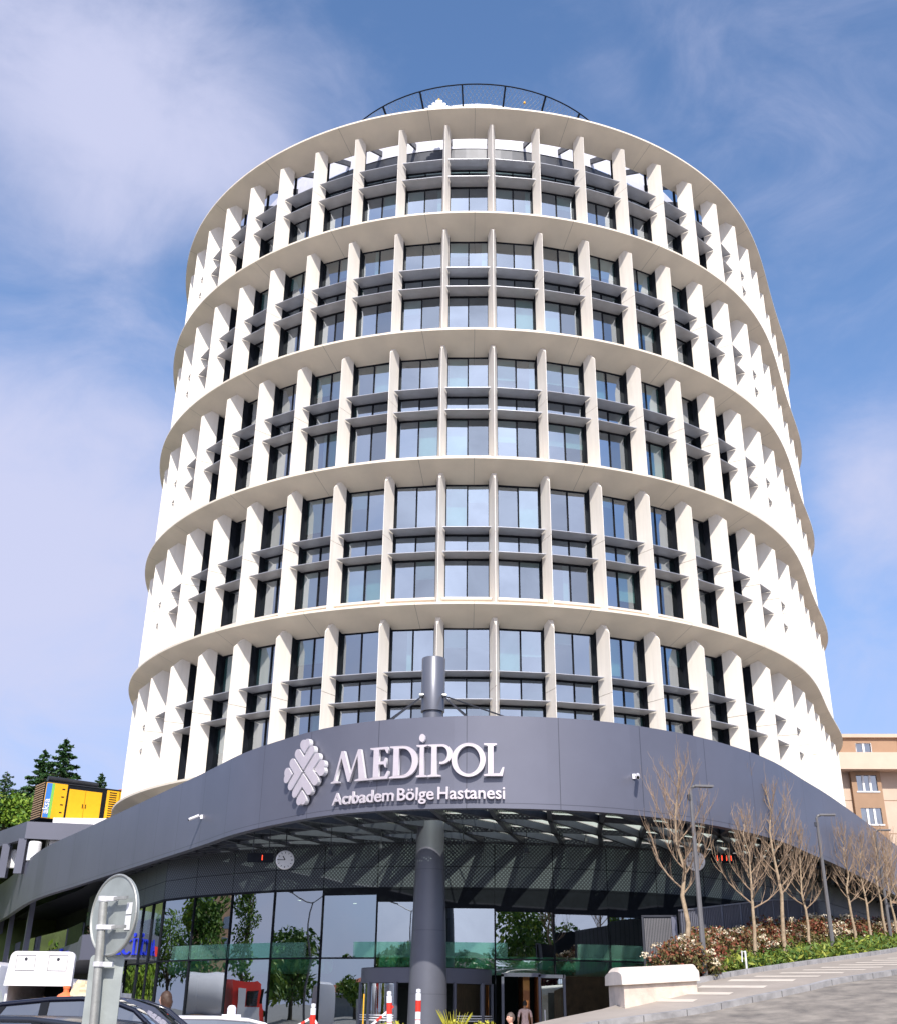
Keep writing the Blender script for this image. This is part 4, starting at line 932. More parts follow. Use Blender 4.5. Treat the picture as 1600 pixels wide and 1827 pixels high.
# stone block with a rounded cap
a = Vector((4.62, 30.1, 0)); b = Vector((6.88, 31.9, 0)); d = (b-a).normalized(); n = Vector((d.y, -d.x, 0)); bk = Vector((-.12, .99, 0))
ST = thing('stone_block', 'cream rough stone block with rounded cap at the start of the pavement', 'wall', (a.x, a.y, 0), 0)
def sp_(u, v, z): q = d*u+bk*v; return (q.x, q.y, z)
mb = MB(); Lb = (b-a).length
zt0, zt1 = EYE+.60, EYE+.76
pts = [(0, 0), (Lb, 0), (Lb, .62), (1.2, 1.5), (0, 1.5)]
zf = lambda u: zt0+(zt1-zt0)*u/Lb
mb.face([sp_(u, v, zf(u)) for u, v in pts])
for (u0, v0), (u1, v1) in zip(pts, pts[1:]+pts[:1]): 
    nn = 6
    for j in range(nn): ua, va, ub, vb = u0+(u1-u0)*j/nn, v0+(v1-v0)*j/nn, u0+(u1-u0)*(j+1)/nn, v0+(v1-v0)*(j+1)/nn; mb.face([sp_(ua, va, .2), sp_(ub, vb, .2), sp_(ub, vb, zf(ub)), sp_(ua, va, zf(ua))])
mb.build('stone_base', 'stone', ST)
mb = MB(); rows = []
for u in [-.1, -.08]+[Lb*i/16 for i in range(17)]+[Lb+.06, Lb+.08]:
    k = 1.0 if -.05 < u < Lb+.04 else .6
    ve = 1.6 if u < 1.1 else (1.6-(u-1.1)/(Lb-1.1)*.8)
    row = []
    for t in range(13):
        ph = math.pi*t/12; v = -.10+(ve+.1)*(1-math.cos(ph))/2; row.append(sp_(u, v, zf(min(max(u, 0), Lb))+.03+(.14+.26*k*math.sin(ph)**.8) if 0 < t < 12 else zf(min(max(u, 0), Lb))+.0))
    rows.append(row)
mb.grid(rows); mb.face(rows[0]); mb.face(rows[-1][::-1]); sm(mb.build('rounded_cap', 'stonecap', ST), 50)
# lamps
def street_lamp(s, w_, topz, label, rz):
    q = SW(s, w_, H(s)); t = thing('street_lamp', label, 'street lamp', q, rz, 'lamps along the pavement'); h = topz-q[2]
    mb = MB(); mb.tube([(0, 0, -.1), (0, 0, 1.2), (0, 0, h-.25)], [.085, .08, .055], 8); mb.build('pole', 'lamp', t)
    mb = MB(); mb.tube([(0, 0, h-.3), (.0, 0, h-.12), (.05, 0, h-.03), (.16, 0, h)], [.05, .05, .05, .045], 8); mb.build('bent_arm', 'lamp', t)
    mb = MB(); mb.bb(.12, .72, -.09, .09, h-.02, h+.04); mb.bb(.3, .7, -.07, .07, h-.035, h-.02); mb.build('lamp_head', 'lamp', t)
    mb = MB(); mb.box((-.07, -.02, h-.35), (.08, .1, .16)); mb.build('sensor', 'dark', t)
L1 = at(1261, 1746, 34); L2 = at(1486, 1692, 48); L3 = at(1591, 1685, 60)
street_lamp(33.0, 11.2, at(1235, 1403, 34).z, 'nearest grey street lamp with bent arm beside the first bare tree', R(4)); p = at(1486, 1692, 43.3); street_lamp(D_.x*p.x+D_.y*p.y, NL.x*p.x+NL.y*p.y, at(1455, 1455, 43.3).z, 'middle grey street lamp rising between the bare trees', R(-8)); p = at(1591, 1685, 54.5); street_lamp(D_.x*p.x+D_.y*p.y, NL.x*p.x+NL.y*p.y, at(1561, 1482, 54.5).z, 'farthest grey street lamp near the right edge', R(-8))
# marker post in the bed
p = SW(35.6, 10.75, H(35.6)); mb = MB(); mb.tube([(0, 0, -.1), (0, 0, .62)], .03, 6); mb.tube([(-.0, 0, .58), (-.1, 0, .62), (-.12, 0, .3)], .02, 6); o = mb.build('white_marker_post', 'white'); o.location = p; tag(o, 'short white pipe post standing in the weeds before the hedge', 'post')
# ------------------------------------------------------------------ vegetation
def leaf_mesh(centers, size, sz_var=.5, flat=0.0, seed=0, elong=1.6):
    """many small leaf-shaped quads, each its own island"""
    rs = np.random.RandomState(seed); n = len(centers); c = np.asarray(centers)
    a = rs.normal(size=(n, 3)); a[:, 2] *= (1-flat); a /= np.linalg.norm(a, axis=1)[:, None]
    b = rs.normal(size=(n, 3)); b -= a*(a*b).sum(1)[:, None]; b /= np.linalg.norm(b, axis=1)[:, None]
    s = size*(1+sz_var*(rs.rand(n)*2-1)); a *= (s*elong/2)[:, None]; b *= (s/2)[:, None]
    v = np.stack([c-a, c+b*.9, c+a, c-b*.9], 1).reshape(-1, 3)
    return v, np.arange(4*n).reshape(-1, 4)
def leaf_obj(name, parts, parent=None, loc=None):
    """parts: list of (verts, faces, material)"""
    vs, fs_, mi = [], [], []; k = 0
    for i, (v, f, mt) in enumerate(parts):
        vs.append(v); fs_.append(f+k); mi += [i]*len(f); k += len(v)
    me = bpy.data.meshes.new(name); me.from_pydata(np.concatenate(vs).tolist(), [], np.concatenate(fs_).tolist())
    for p in parts: me.materials.append(M[p[2]])
    me.polygons.foreach_set('material_index', mi); me.update()
    o = bpy.data.objects.new(name, me); col.objects.link(o)
    if parent: o.parent = parent
    if loc: o.location = loc
    return o
def blob_pts(rs, n, blobs):
    out = []
    w = np.array([b[3]**2 for b in blobs]); w = w/w.sum(); idx = rs.choice(len(blobs), n, p=w)
    for i in idx:
        x, y, z, r = blobs[i]; d = rs.normal(size=3); d /= np.linalg.norm(d); d[2] *= .8; rr = r*(rs.rand()**.35)
        out.append((x+d[0]*rr, y+d[1]*rr, z+d[2]*rr))
    return np.array(out)
def leafy_tree(name, label, x, y, z, h, r, seed, mats=('lf_tree', 'lf_bright'), n=2600, ls=.30, cat='tree', group=None, tall=False):
    rs = np.random.RandomState(seed); t = thing(name, label, cat, (x, y, z), 0, group)
    mb = MB(); mb.tube([(0, 0, -.3), (.1, 0, h*.3), (.0, .1, h*.75)], [.05*r+.1, .04*r+.08, .04], 8)
    blobs = []
    for i in range(16 if not tall else 12):
        a = rs.rand()*6.28; k = rs.rand()
        if tall: zz = h*(.2+.75*(i/11)); rr = r*(.35+.65*math.sin(math.pi*min(.95, .1+i/12.)))*.55; q = (r*.3*math.cos(a), r*.3*math.sin(a), zz, rr)
        else:
            zz = h*(.38+.5*rs.rand()); q = (r*.66*math.cos(a)*k**.5, r*.66*math.sin(a)*k**.5, zz, r*(.28+.22*rs.rand()))
        blobs.append(q); mb.tube([(0, 0, h*.3), (q[0]*.5, q[1]*.5, (zz+h*.3)*.5+.1*h), q[:3]], [.09, .05, .02], 5)
    mb.build('trunk', 'dbark', t)
    p = blob_pts(rs, n, blobs); k = int(n*.65)
    leaf_obj('crown', [(*leaf_mesh(p[:k], ls, seed=seed), mats[0]), (*leaf_mesh(p[k:], ls, seed=seed+1), mats[1])], t)
    return t
def conifer(label, x, y, z, h, r, seed, n=5200, group=None):
    rs = np.random.RandomState(seed); t = thing('cedar_tree', label, 'tree', (x, y, z), 0, group)
    mb = MB(); mb.tube([(0, 0, -.5), (0, 0, h*.5), (0, 0, h)], [.25, .14, .02], 7); pts = []
    nb = 60
    for i in range(nb):
        f = (i+.5)/nb; zz = h*(.08+.90*f); L_ = r*(1-f)**.75*(.75+.4*rs.rand())+.12; a = i*2.4+rs.rand()*.6
        d = np.array([math.cos(a), math.sin(a), 0]); drop = .10*L_; m_ = max(8, int(n/nb*(L_/r)*1.8))
        tip = np.array([0, 0, zz])+d*L_+np.array([0, 0, -drop+.12*L_*(f)])
        mb.tube([(0, 0, zz), tuple(d*L_*.5+np.array([0, 0, zz+.04*L_])), tuple(tip)], [.05*(1-f)+.015, .03*(1-f)+.01, .006], 4, cap=False)
        u = rs.rand(m_)**.7; base = np.array([0, 0, zz])+np.outer(u, tip-np.array([0, 0, zz])); side = np.array([-d[1], d[0], 0])
        w_ = (L_*.30*(1-u*.75)+.04)*(rs.rand(m_)*2-1); base += np.outer(w_, side); base[:, 2] += -np.abs(w_)*.35+(rs.rand(m_)-.5)*.10-(rs.rand(m_)**2)*.16
        pts.append(base)
    mb.build('trunk', 'dbark', t); pts = np.concatenate(pts)
    leaf_obj('crown', [(*leaf_mesh(pts, .17*h/9, seed=seed, flat=.5, elong=2.6), 'lf_con')], t); return t
def bare_tree(label, s, w_, h, seed, lean=(0, 0)):
    rs = random.Random(seed); q = SW(s, w_, H(s)); t = thing('bare_tree', label, 'tree', q, 0, 'bare young trees along the pavement')
    tr = MB(); tw = MB(); h0 = h*.34; rmin = max(.0036, q[1]*.00008)
    wob = [Vector((rs.uniform(-.05, .05)*i**.5+lean[0]*i/8, rs.uniform(-.05, .05)*i**.5+lean[1]*i/8, h*.9*i/8)) for i in range(9)]; wob[0].z = -.15
    r0 = .085*(h/7)+.01
    tr.tube(wob, [r0*(1-.85*i/8) for i in range(9)], 8); sm(tr.build('trunk', 'bark', t), 60)
    def axis(z): f = min(max(z/(h*.9), 0), .999)*8; i = int(f); return wob[i].lerp(wob[i+1], f-i)
    def branch(p, d, L_, r, depth):
        n = 6 if depth == 0 else 4; pts = [p]; dd = d.copy()
        for i in range(n):
            dd = (dd+Vector((rs.uniform(-.16, .16), rs.uniform(-.16, .16), .13+.05*depth))).normalized(); pts.append(pts[-1]+dd*(L_/n))
        tw.tube(pts, [max(r*(1-.85*i/n), rmin) for i in range(n+1)], 5 if depth == 0 else 3, cap=False)
        if depth < 2:
            for i in range(1, n+1):
                for _ in range(2 if depth == 0 else 1):
                    if rs.random() < (.85 if depth == 0 else .55):
                        x = (pts[i]-pts[i-1]).normalized(); o = Vector((rs.uniform(-1, 1), rs.uniform(-1, 1), rs.uniform(-.1, .9))).normalized()
                        branch(pts[i], (x*1.1+o*.75).normalized(), L_*rs.uniform(.28, .52), r*.5, depth+1)
    nb = 20 if seed == 40 else 21 if seed < 44 else 19
    for i in range(nb):
        f = i/(nb-1); z = h0+(h*.86-h0)*f; a = i*2.4+rs.uniform(-.4, .4); L_ = (h*.27)*(1-f)**.6*rs.uniform(.6, 1.25)+.4
        up_ = .5+1.0*f+rs.uniform(-.15, .3); branch(axis(z), Vector((math.cos(a), math.sin(a), up_)).normalized(), L_, .021*(1-.6*f)+.005, 0)
    branch(axis(h*.88), Vector((0, 0, 1)), h*.13, .014, 1)
    tw.build('branches', 'twig', t); return t
def kline(px, py, w_):
    r = ray(px, py); k = r.x/r.y; p0 = NL*w_           # intersect the view line with a line parallel to the street
    s = (k*p0.y-p0.x)/(D_.x-k*D_.y); return s
TL = [(1229, 1718, 1331, 11.7, 'nearest bare tree, left of the first street lamp'), (1352, 1725, 1432, 11.5, 'bare tree right of the first street lamp with low spreading limbs'),
      (1401, 1700, 1378, 11.8, 'tall bare tree whose tip crosses the fascia, third from the left'), (1446, 1695, 1468, 11.8, 'bare tree just left of the middle street lamp'),
      (1527, 1690, 1462, 11.8, 'bare tree just right of the middle street lamp'), (1556, 1680, 1474, 11.8, 'bare tree, sixth from the left along the hedge'), (1583, 1685, 1464, 11.7, 'bare tree beside the farthest street lamp'), (1600, 1668, 1480, 11.9, 'bare tree cut by the right edge of the photo'), (1606, 1660, 1490, 11.9, 'bare tree behind the one at the right edge')]
for i, (px, py, pt_, w_, lb) in enumerate(TL):
    s = kline(px, py, w_)
    if i > 0:
        p = at(px, py, (0, 38.6, 41, 43.6, 48.6, 51.5, 54, 56, 58)[i]); s = D_.x*p.x+D_.y*p.y; w_ = NL.x*p.x+NL.y*p.y
    q = SW(s, w_, H(s)); top = at(px, pt_, q[1]).z; bare_tree(lb, s, w_, top-q[2], 40+i)
for i, (x, y, h_, lb) in enumerate(((14.3, 24.6, 8.2, 'bare tree across the road throwing its shadow on the pavement'), (19.5, 30.5, 7.6, 'second bare tree across the road, farther up the slope'))):
    bare_tree(lb, D_.x*x+D_.y*y, NL.x*x+NL.y*y, h_, 71+i)
SHL = ['photinia shrub with cream blossom beside the ribbed metal box', 'red and cream photinia shrub behind the nearest bare tree', 'deep red leaved photinia shrub behind the first street lamp', 'photinia shrub heavy with cream blossom right of the first lamp']
i = 0; s = 33.3
while s < 98:
    rs = np.random.RandomState(300+i); wd = 12.3+rs.rand()*.5; sz = (.95+.25*rs.rand()); h = (.92+.36*rs.rand())*(1+.0*(s > 50))
    q = SW(s, wd if s > 34.5 else 11.7, H(s)); near = s < 60
    n = 3800 if s < 50 else 1700 if s < 70 else 600; k_ = 1 if s < 50 else 1.4 if s < 70 else 1.9
    t = thing('photinia_shrub', (SHL[i] if i < 4 else 'red and cream photinia shrub in the hedge, number %s counted from the metal box' % ['five', 'six', 'seven', 'eight', 'nine', 'ten', 'eleven', 'twelve', 'thirteen', 'fourteen', 'fifteen', 'sixteen', 'seventeen', 'eighteen', 'nineteen', 'twenty'][min(i-4, 15)]) if i < 24 else 'photinia shrub at the far end of the hedge', 'shrub', q, 0, 'flowering shrubs along the fence wall')
    blobs = [((rs.rand()-.5)*1.5*sz, (rs.rand()-.5)*1.5*sz, h*(.25+.55*rs.rand()), .42+.2*rs.rand()) for _ in range(11)]
    p = blob_pts(rs, n, blobs); p[:, 2] = np.abs(p[:, 2])
    fr = [(.5, .5), (.45, .75), (.95, .96), (.40, .60)][i] if i < 4 else [(.5, .62), (.35, .75), (.85, .97), (.45, .7), (.7, .8)][i % 5]
    top = p[:, 2] > h*.50
    u = rs.rand(n); isr = (u < fr[0]*(.35+.65*top)); rest = ~isr
    leaf_obj('foliage', [(*leaf_mesh(p[isr], .07*k_, seed=i), 'lf_red'), (*leaf_mesh(p[rest], .07*k_, seed=i+50), 'lf_grn')], t)
    # blossom heads: flat clusters of small petals near the outside
    ncl = int(95*(1-fr[0])) if near else 34; pc = blob_pts(rs, ncl, [(b[0], b[1], b[2]+.05, b[3]*1.06) for b in blobs]); pc = pc[pc[:, 2] > h*.35]
    pt = np.concatenate([c+rs.normal(size=(34, 3))*np.array([.075, .075, .04])*k_ for c in pc]) if len(pc) else np.zeros((1, 3))
    leaf_obj('blossom', [(*leaf_mesh(pt, .058*k_, seed=i+90, flat=.4, elong=1.1), 'lf_flower')], t)
    mb = MB()
    for j in range(7): b = blobs[j]; mb.tube([(0, 0, -.1), (b[0]*.5, b[1]*.5, b[2]*.5), b[:3]], [.02, .014, .006], 4)
    mb.build('stems', 'twig', t)
    s += 1.35 if s < 60 else 2.0; i += 1
rs = np.random.RandomState(9); pts = []
for _ in range(17000):
    s = 33.2+rs.rand()**1.4*60; a = P_(s)+.25; w_ = a+rs.rand()**1.2*(12.4-a); 
    if s < 36 and w_ < a+.2: continue
    hh = (.10+.34*rs.rand()**1.5)*(1+.5*math.sin(s*1.7)*math.sin(w_*2.3)); 
    for _k in range(2): q = SW(s+rs.normal()*.05, w_+rs.normal()*.05, H(s)+hh*rs.rand()+.05); pts.append(q)
pts = np.array(pts); tag(leaf_obj('ground_weeds', [(*leaf_mesh(pts, .075, seed=3, elong=2.8), 'lf_weed')]), 'bright green weeds covering the planting bed in front of the hedge', 'weeds', kind='stuff')
for i, (px, D, h, r, lb) in enumerate(((120, 112, None, 3.6, 'tall dark cedar behind the generator, the highest tree'), (82, 113, None, 2.9, 'slightly lower dark cedar left of the highest one'), (14, 108, None, 3.3, 'dark cedar at the left edge of the photo'), (183, 118, None, 2.0, 'thin small cedar between the generator and the red roof'), (52, 118, None, 3.5, 'dark cedar filling the gap behind the two tallest'))):
    pt_ = {0: 1316, 1: 1336, 2: 1376, 3: 1378, 4: 1398}[i]; top = at(px, pt_, D); gz_ = G(top.x, D); conifer(lb, top.x, D, gz_, top.z-gz_, r, 60+i, n=9000 if i < 2 else 5000)
for i in range(9):
    x = -36-3.2*i; y = 104.5+(i*37 % 5)*.7; leafy_tree('hill_bush', 'green broadleaf bush on the slope at the far left, %s from the right' % ['first', 'second', 'third', 'fourth', 'fifth', 'sixth', 'seventh', 'eighth', 'ninth'][i], x, y, G(x, y)-.4, 4.2, 2.6, 80+i, ('lf_bright', 'lf_tree'), 2400, .26, 'bush', 'bushes on the hillside')
# ------------------------------------------------------------------ buildings behind
def windows_on(mb_target, x0, x1, y, z0, z1, n, parent, name='window', mir=False):
    f = MB(); f.bb(x0-.08, x0, y-.06, y+.1, z0-.08, z1+.02); f.bb(x1, x1+.08, y-.06, y+.1, z0-.08, z1+.02); f.bb(x0, x1, y-.06, y+.1, z1, z1+.04); f.bb(x0-.12, x1+.12, y-.14, y+.1, z0-.12, z0)
    for j in range(1, n): x = x0+(x1-x0)*j/n; f.bb(x-.09, x+.09, y-.02, y+.08, z0, z1)
    o = f.build(name, 'white', parent); g = MB(); g.face([(x0, y+.05, z0), (x1, y+.05, z0), (x1, y+.05, z1), (x0, y+.05, z1)]); g.build('pane', 'hglass', o)
    c = MB(); rows = []
    c.grid([[(x0+(x1-x0)*k/60, y+.16+.04*math.sin(k*1.3), z) for k in range(61)] for z in (z0, z1-.15)]); c.build('curtain', 'curtain', o); return o
BR = thing('apartment_building', 'brown and cream apartment building behind the tower on the right', 'building', (34, 95, 0), R(-3))
zb0 = at(1540, 1377, 95).z                     # underside of the cream band
def bxp(x0, x1, y0, y1, z0, z1, mt, nm): mb = MB(); mb.bb(x0, x1, y0, y1, z0, z1); return mb.build(nm, mt, BR)
xb0 = at(1489, 1440, 95).x-34; xv0 = at(1519, 1400, 95).x-34; xv1 = at(1571, 1400, 95).x-34
def holed(x0, x1, z0, z1, holes, y, mt, nm):
    """wall front with openings (x0,x1,z0,z1)"""
    mb = MB(); zs = sorted({z0, z1, *[h[2] for h in holes], *[h[3] for h in holes]}); xs = sorted({x0, x1, *[h[0] for h in holes], *[h[1] for h in holes]})
    for za, zb in zip(zs, zs[1:]):
        for xa, xc in zip(xs, xs[1:]):
            if any(h[0] <= xa and xc <= h[1] and h[2] <= za and zb <= h[3] for h in holes): continue
            mb.face([(xa, y, za), (xc, y, za), (xc, y, zb), (xa, y, zb)])
    for h in holes:
        a, b, c, d = h; Y = y+.2
        mb.face([(a, y, c), (a, Y, c), (a, Y, d), (a, y, d)]); mb.face([(b, y, c), (b, Y, c), (b, Y, d), (b, y, d)]); mb.face([(a, y, c), (b, y, c), (b, Y, c), (a, Y, c)]); mb.face([(a, y, d), (b, y, d), (b, Y, d), (a, Y, d)])
        mb.face([(a, Y+.5, c), (b, Y+.5, c), (b, Y+.5, d), (a, Y+.5, d)])
    return mb.build(nm, mt, BR)
bxp(xb0, 22, .5, 12, 0, zb0, 'plaster', 'wall'); bxp(xb0-.6, 22.5, -1.0, 12, zb0, zb0+1.45, 'plasterl', 'cream_band')
holes = [(1.2+6.5*i+2.4, 1.2+6.5*i+3.6+.2, zb0+1.75, zb0+2.75) for i in range(3)]
xw = at(1545, 1337, 95).x-34; holes = [(xw-.62+6.6*i, xw+.62+6.6*i, zb0+1.62, zb0+2.62) for i in range(3)]
holed(xb0-.6, 22, zb0+1.45, zb0+3.1, holes, .8, 'brown', 'attic_wall'); bxp(xb0-.7, 22.3, .5, 12, zb0+3.1, zb0+3.4, 'plaster', 'parapet')
for h in holes: windows_on(None, h[0], h[1], .86, h[2], h[3], 2, BR)
for x in (xb0+.9, xw+3.0, xw+9): bxp(x, x+.1, .68, .78, zb0+1.45, zb0+3.1, 'plaster', 'rain_pipe')
rowsz = [zb0-.35-1.35-2.78*i for i in range(6)]
for j in range(3):
    o_ = j*7.2; hl = [(xv0+.45+o_, xv1-.35+o_, z, z+1.35) for z in rowsz]
    holed(xv0+o_, xv1+o_, 0, zb0-.02, hl, .0, 'brown', 'window_bay')
    mb = MB(); mb.face([(xv0+o_, 0, 0), (xv0+o_, .5, 0), (xv0+o_, .5, zb0), (xv0+o_, 0, zb0)]); mb.face([(xv1+o_, 0, 0), (xv1+o_, .5, 0), (xv1+o_, .5, zb0), (xv1+o_, 0, zb0)]); mb.build('bay_side', 'brown', BR)
    for h in hl[:4]: windows_on(None, h[0], h[1], .08, h[2], h[3], 3, BR)
for z in rowsz: bxp(xb0, 22, .47, .5, z-.72, z-.68, 'brown', 'joint_line')
bxp(xb0-.25, xb0, .8, 2.2, rowsz[0]-.6, rowsz[0]+.5, 'plaster', 'balcony')
def simple_house(name, label, x, y, z, wx, wy, h, rz, wall='plasterl', nwin=3, rh=1.7, fl=2):
    t = thing(name, label, 'house', (x, y, z), rz); mb = MB(); mb.bb(-wx/2, wx/2, -wy/2, wy/2, -2, h); mb.build('wall', wall, t)
    mb = MB(); e = .5; a = [(-wx/2-e, -wy/2-e, h), (wx/2+e, -wy/2-e, h), (wx/2+e, wy/2+e, h), (-wx/2-e, wy/2+e, h)]; r1 = (-wx/2+wy/2, 0, h+rh); r2 = (wx/2-wy/2, 0, h+rh)
    b = [(p[0], p[1], h-.18) for p in a]
    mb.face([a[0], a[1], r2, r1]); mb.face([a[1], a[2], r2]); mb.face([a[2], a[3], r1, r2]); mb.face([a[3], a[0], r1]); mb.face(b[::-1])
    for i in range(4): mb.face([a[i], a[(i+1) % 4], b[(i+1) % 4], b[i]], 1)
    rf = mb.build('roof', ['roof', 'white'], t); mb = MB(); mb.bb(wx*.2, wx*.2+.6, .3, .9, h+.3, h+rh+.5); mb.build('chimney', 'plaster', rf)
    for f in range(fl):
        for i in range(nwin):
            xx = -wx/2+wx*(i+.5)/nwin; zz = h-2.0-f*2.9; wd_ = MB(); wd_.bb(xx-.6, xx+.6, -wy/2-.05, -wy/2+.02, zz, zz+1.3); o = wd_.build('window', 'white', t); g = MB(); g.face([(xx-.5, -wy/2-.06, zz+.1), (xx+.5, -wy/2-.06, zz+.1), (xx+.5, -wy/2-.06, zz+1.2), (xx-.5, -wy/2-.06, zz+1.2)]); g.build('pane', 'hglass', o)
    return t
p = at(206, 1416, 130); simple_house('hill_house', 'cream house with red tiled roof between the cedars and the tower', p.x+3.2, 134, p.z-6, 9, 7, 6, R(8))
# ------------------------------------------------------------------ traffic sign (seen from behind)
sb = at(199, 1631.5, 9.5); TS = thing('traffic_sign', 'round traffic sign seen from behind on a galvanised pole with clamps', 'road sign', (at(188, 1800, 9.5).x, 9.5, -.05))
ox, oy, oz = TS.location; pa_, pb_ = at(167, 1827, 9.5), at(185, 1610, 9.5); ztop = pb_.z-oz; tx_ = pb_.x-ox; bx_ = tx_-(pb_.x-pa_.x)/(pb_.z-pa_.z)*ztop
mb = MB(); mb.tube([(bx_, 0, 0), (bx_+(tx_-bx_)*.6, 0, ztop*.6), (tx_, 0, ztop)], .034, 16); sm(mb.build('pole', 'galv', TS), 40)
nrm = Vector((-.643, -.766, 0)); tang = Vector((.766, -.643, 0))     # faces right, seen obliquely
cx = sb.x-ox+.0; cz = sb.z-oz; Rs = .312
mb = MB(); rows = []
cen = Vector((cx, .06, cz))
for r, o_ in ((0, 0), (Rs-.03, 0), (Rs-.012, .0), (Rs, -.012), (Rs, .03), (Rs-.01, .03), (Rs-.02, .006), (0, .006)):
    rows.append([cen+tang*(r*math.cos(a))+Vector((0, 0, r*math.sin(a)))+nrm*-o_ for a in [2*math.pi*k/56 for k in range(56)]])
mb.grid(rows, close=True); sm(mb.build('disc', 'galvp', TS), 40)
mb = MB(); mb.tube([cen+tang*(Rs*math.cos(a))+Vector((0, 0, Rs*math.sin(a))) for a in [2*math.pi*k/56 for k in range(57)]], .011, 8); sm(mb.build('rim', 'galv', TS), 60)
for pz, px_c in ((1604, 0), (1655, 0)):
    z = at(190, pz, 9.5).z-oz; xx = bx_+(tx_-bx_)*z/ztop; mb = MB(); mb.lathe([(.046, -.018), (.046, .018), (.036, .018), (.036, -.018), (.046, -.018)], 16, c=(xx, 0, z)); mb.box((xx+.07, -.01, z), (.09, .05, .034)); mb.build('clamp', 'clamp', TS)
    mb = MB(); mb.bar(Vector((xx+.05, .01, z)), Vector((xx+.05, .01, z))+tang*.24, .02, .025); mb.build('rail', 'galv', TS)
mb = MB(); c = cen+tang*.22+nrm*.0
nv = -nrm
if nv.y > 0: nv = -nv
for dz, h_ in ((.06, .09), (-.05, .11)): mb.box(cen+nrm*.006+tang*.22+Vector((0, 0, -.02+dz)), (.075, .002, h_), (tang, nrm, Vector((0, 0, 1))))
mb.build('sticker', 'white', TS)
RP = thing('traffic_plate', 'upright rectangular grey sign plate below the round sign, seen from behind', 'road sign', (ox, 9.56, -.05))
zt2 = at(200, 1704, 9.55).z-oz; xa = at(158, 1720, 9.55).x-ox; xb = at(219, 1720, 9.55).x-ox; sl_ = (at(150, 1827, 9.55).x-at(158, 1710, 9.55).x)
mb = MB(); W_ = xb-xa; rr = .04; pl = []
zb2 = .35
for (cx_, cz_, a0) in ((xb-rr, zt2-rr, 0), (xa+rr, zt2-rr, 90), (xa+rr+sl_*.2, zb2+rr, 180), (xb-rr+sl_*.2, zb2+rr, 270)):
    for k in range(6): a = R(a0+18*k); pl.append((cx_+rr*math.cos(a), .02, cz_+rr*math.sin(a)))
mb.face(pl); mb.face([(p[0], .035, p[2]) for p in pl][::-1])
for i in range(len(pl)): j = (i+1) % len(pl); mb.face([pl[i], pl[j], (pl[j][0], .035, pl[j][2]), (pl[i][0], .035, pl[i][2])])
mb.build('plate', 'galvp', RP)
z = at(180, 1721, 9.5).z-oz; xx = bx_+(tx_-bx_)*z/ztop; mb = MB(); mb.lathe([(.046, -.018), (.046, .018), (.036, .018), (.036, -.018), (.046, -.018)], 16, c=(xx, -.06, z)); mb.box((xx+.07, -.05, z), (.09, .05, .034)); mb.build('clamp', 'clamp', RP)
# ------------------------------------------------------------------ vehicles
def loft(mb, secs, mi=0, close=False, capends=True):
    mb.grid(secs, mi, close=close)
    if capends: mb.face(secs[0][::-1], mi); mb.face(secs[-1], mi)
def wheel(t, x, y, r=.33, w_=.22):
    wh = MB(); wh.lathe([(r*.62, -w_/2), (r*.9, -w_/2), (r, -w_/2+.03), (r, w_/2-.03), (r*.9, w_/2), (r*.62, w_/2)], 28, ax='y'); o = sm(wh.build('wheel', 'rubber', t), 40); o.location = (x, y, r)
    rm = MB(); rm.lathe([(0, -w_/2+.02), (.08, -w_/2+.0), (r*.60, -w_/2+.03), (r*.64, -w_/2)], 20, ax='y')
    for k in range(5): a = k*1.2566; rm.bar((0, -w_/2-.005, 0), (r*.6*math.cos(a), -w_/2-.005, r*.6*math.sin(a)), .05, .02, upv=(0, 1, 0))
    rm.lathe([(0, w_/2-.02), (r*.60, w_/2-.03), (r*.64, w_/2)], 20, ax='y'); rm.build('rim', 'galv', o)
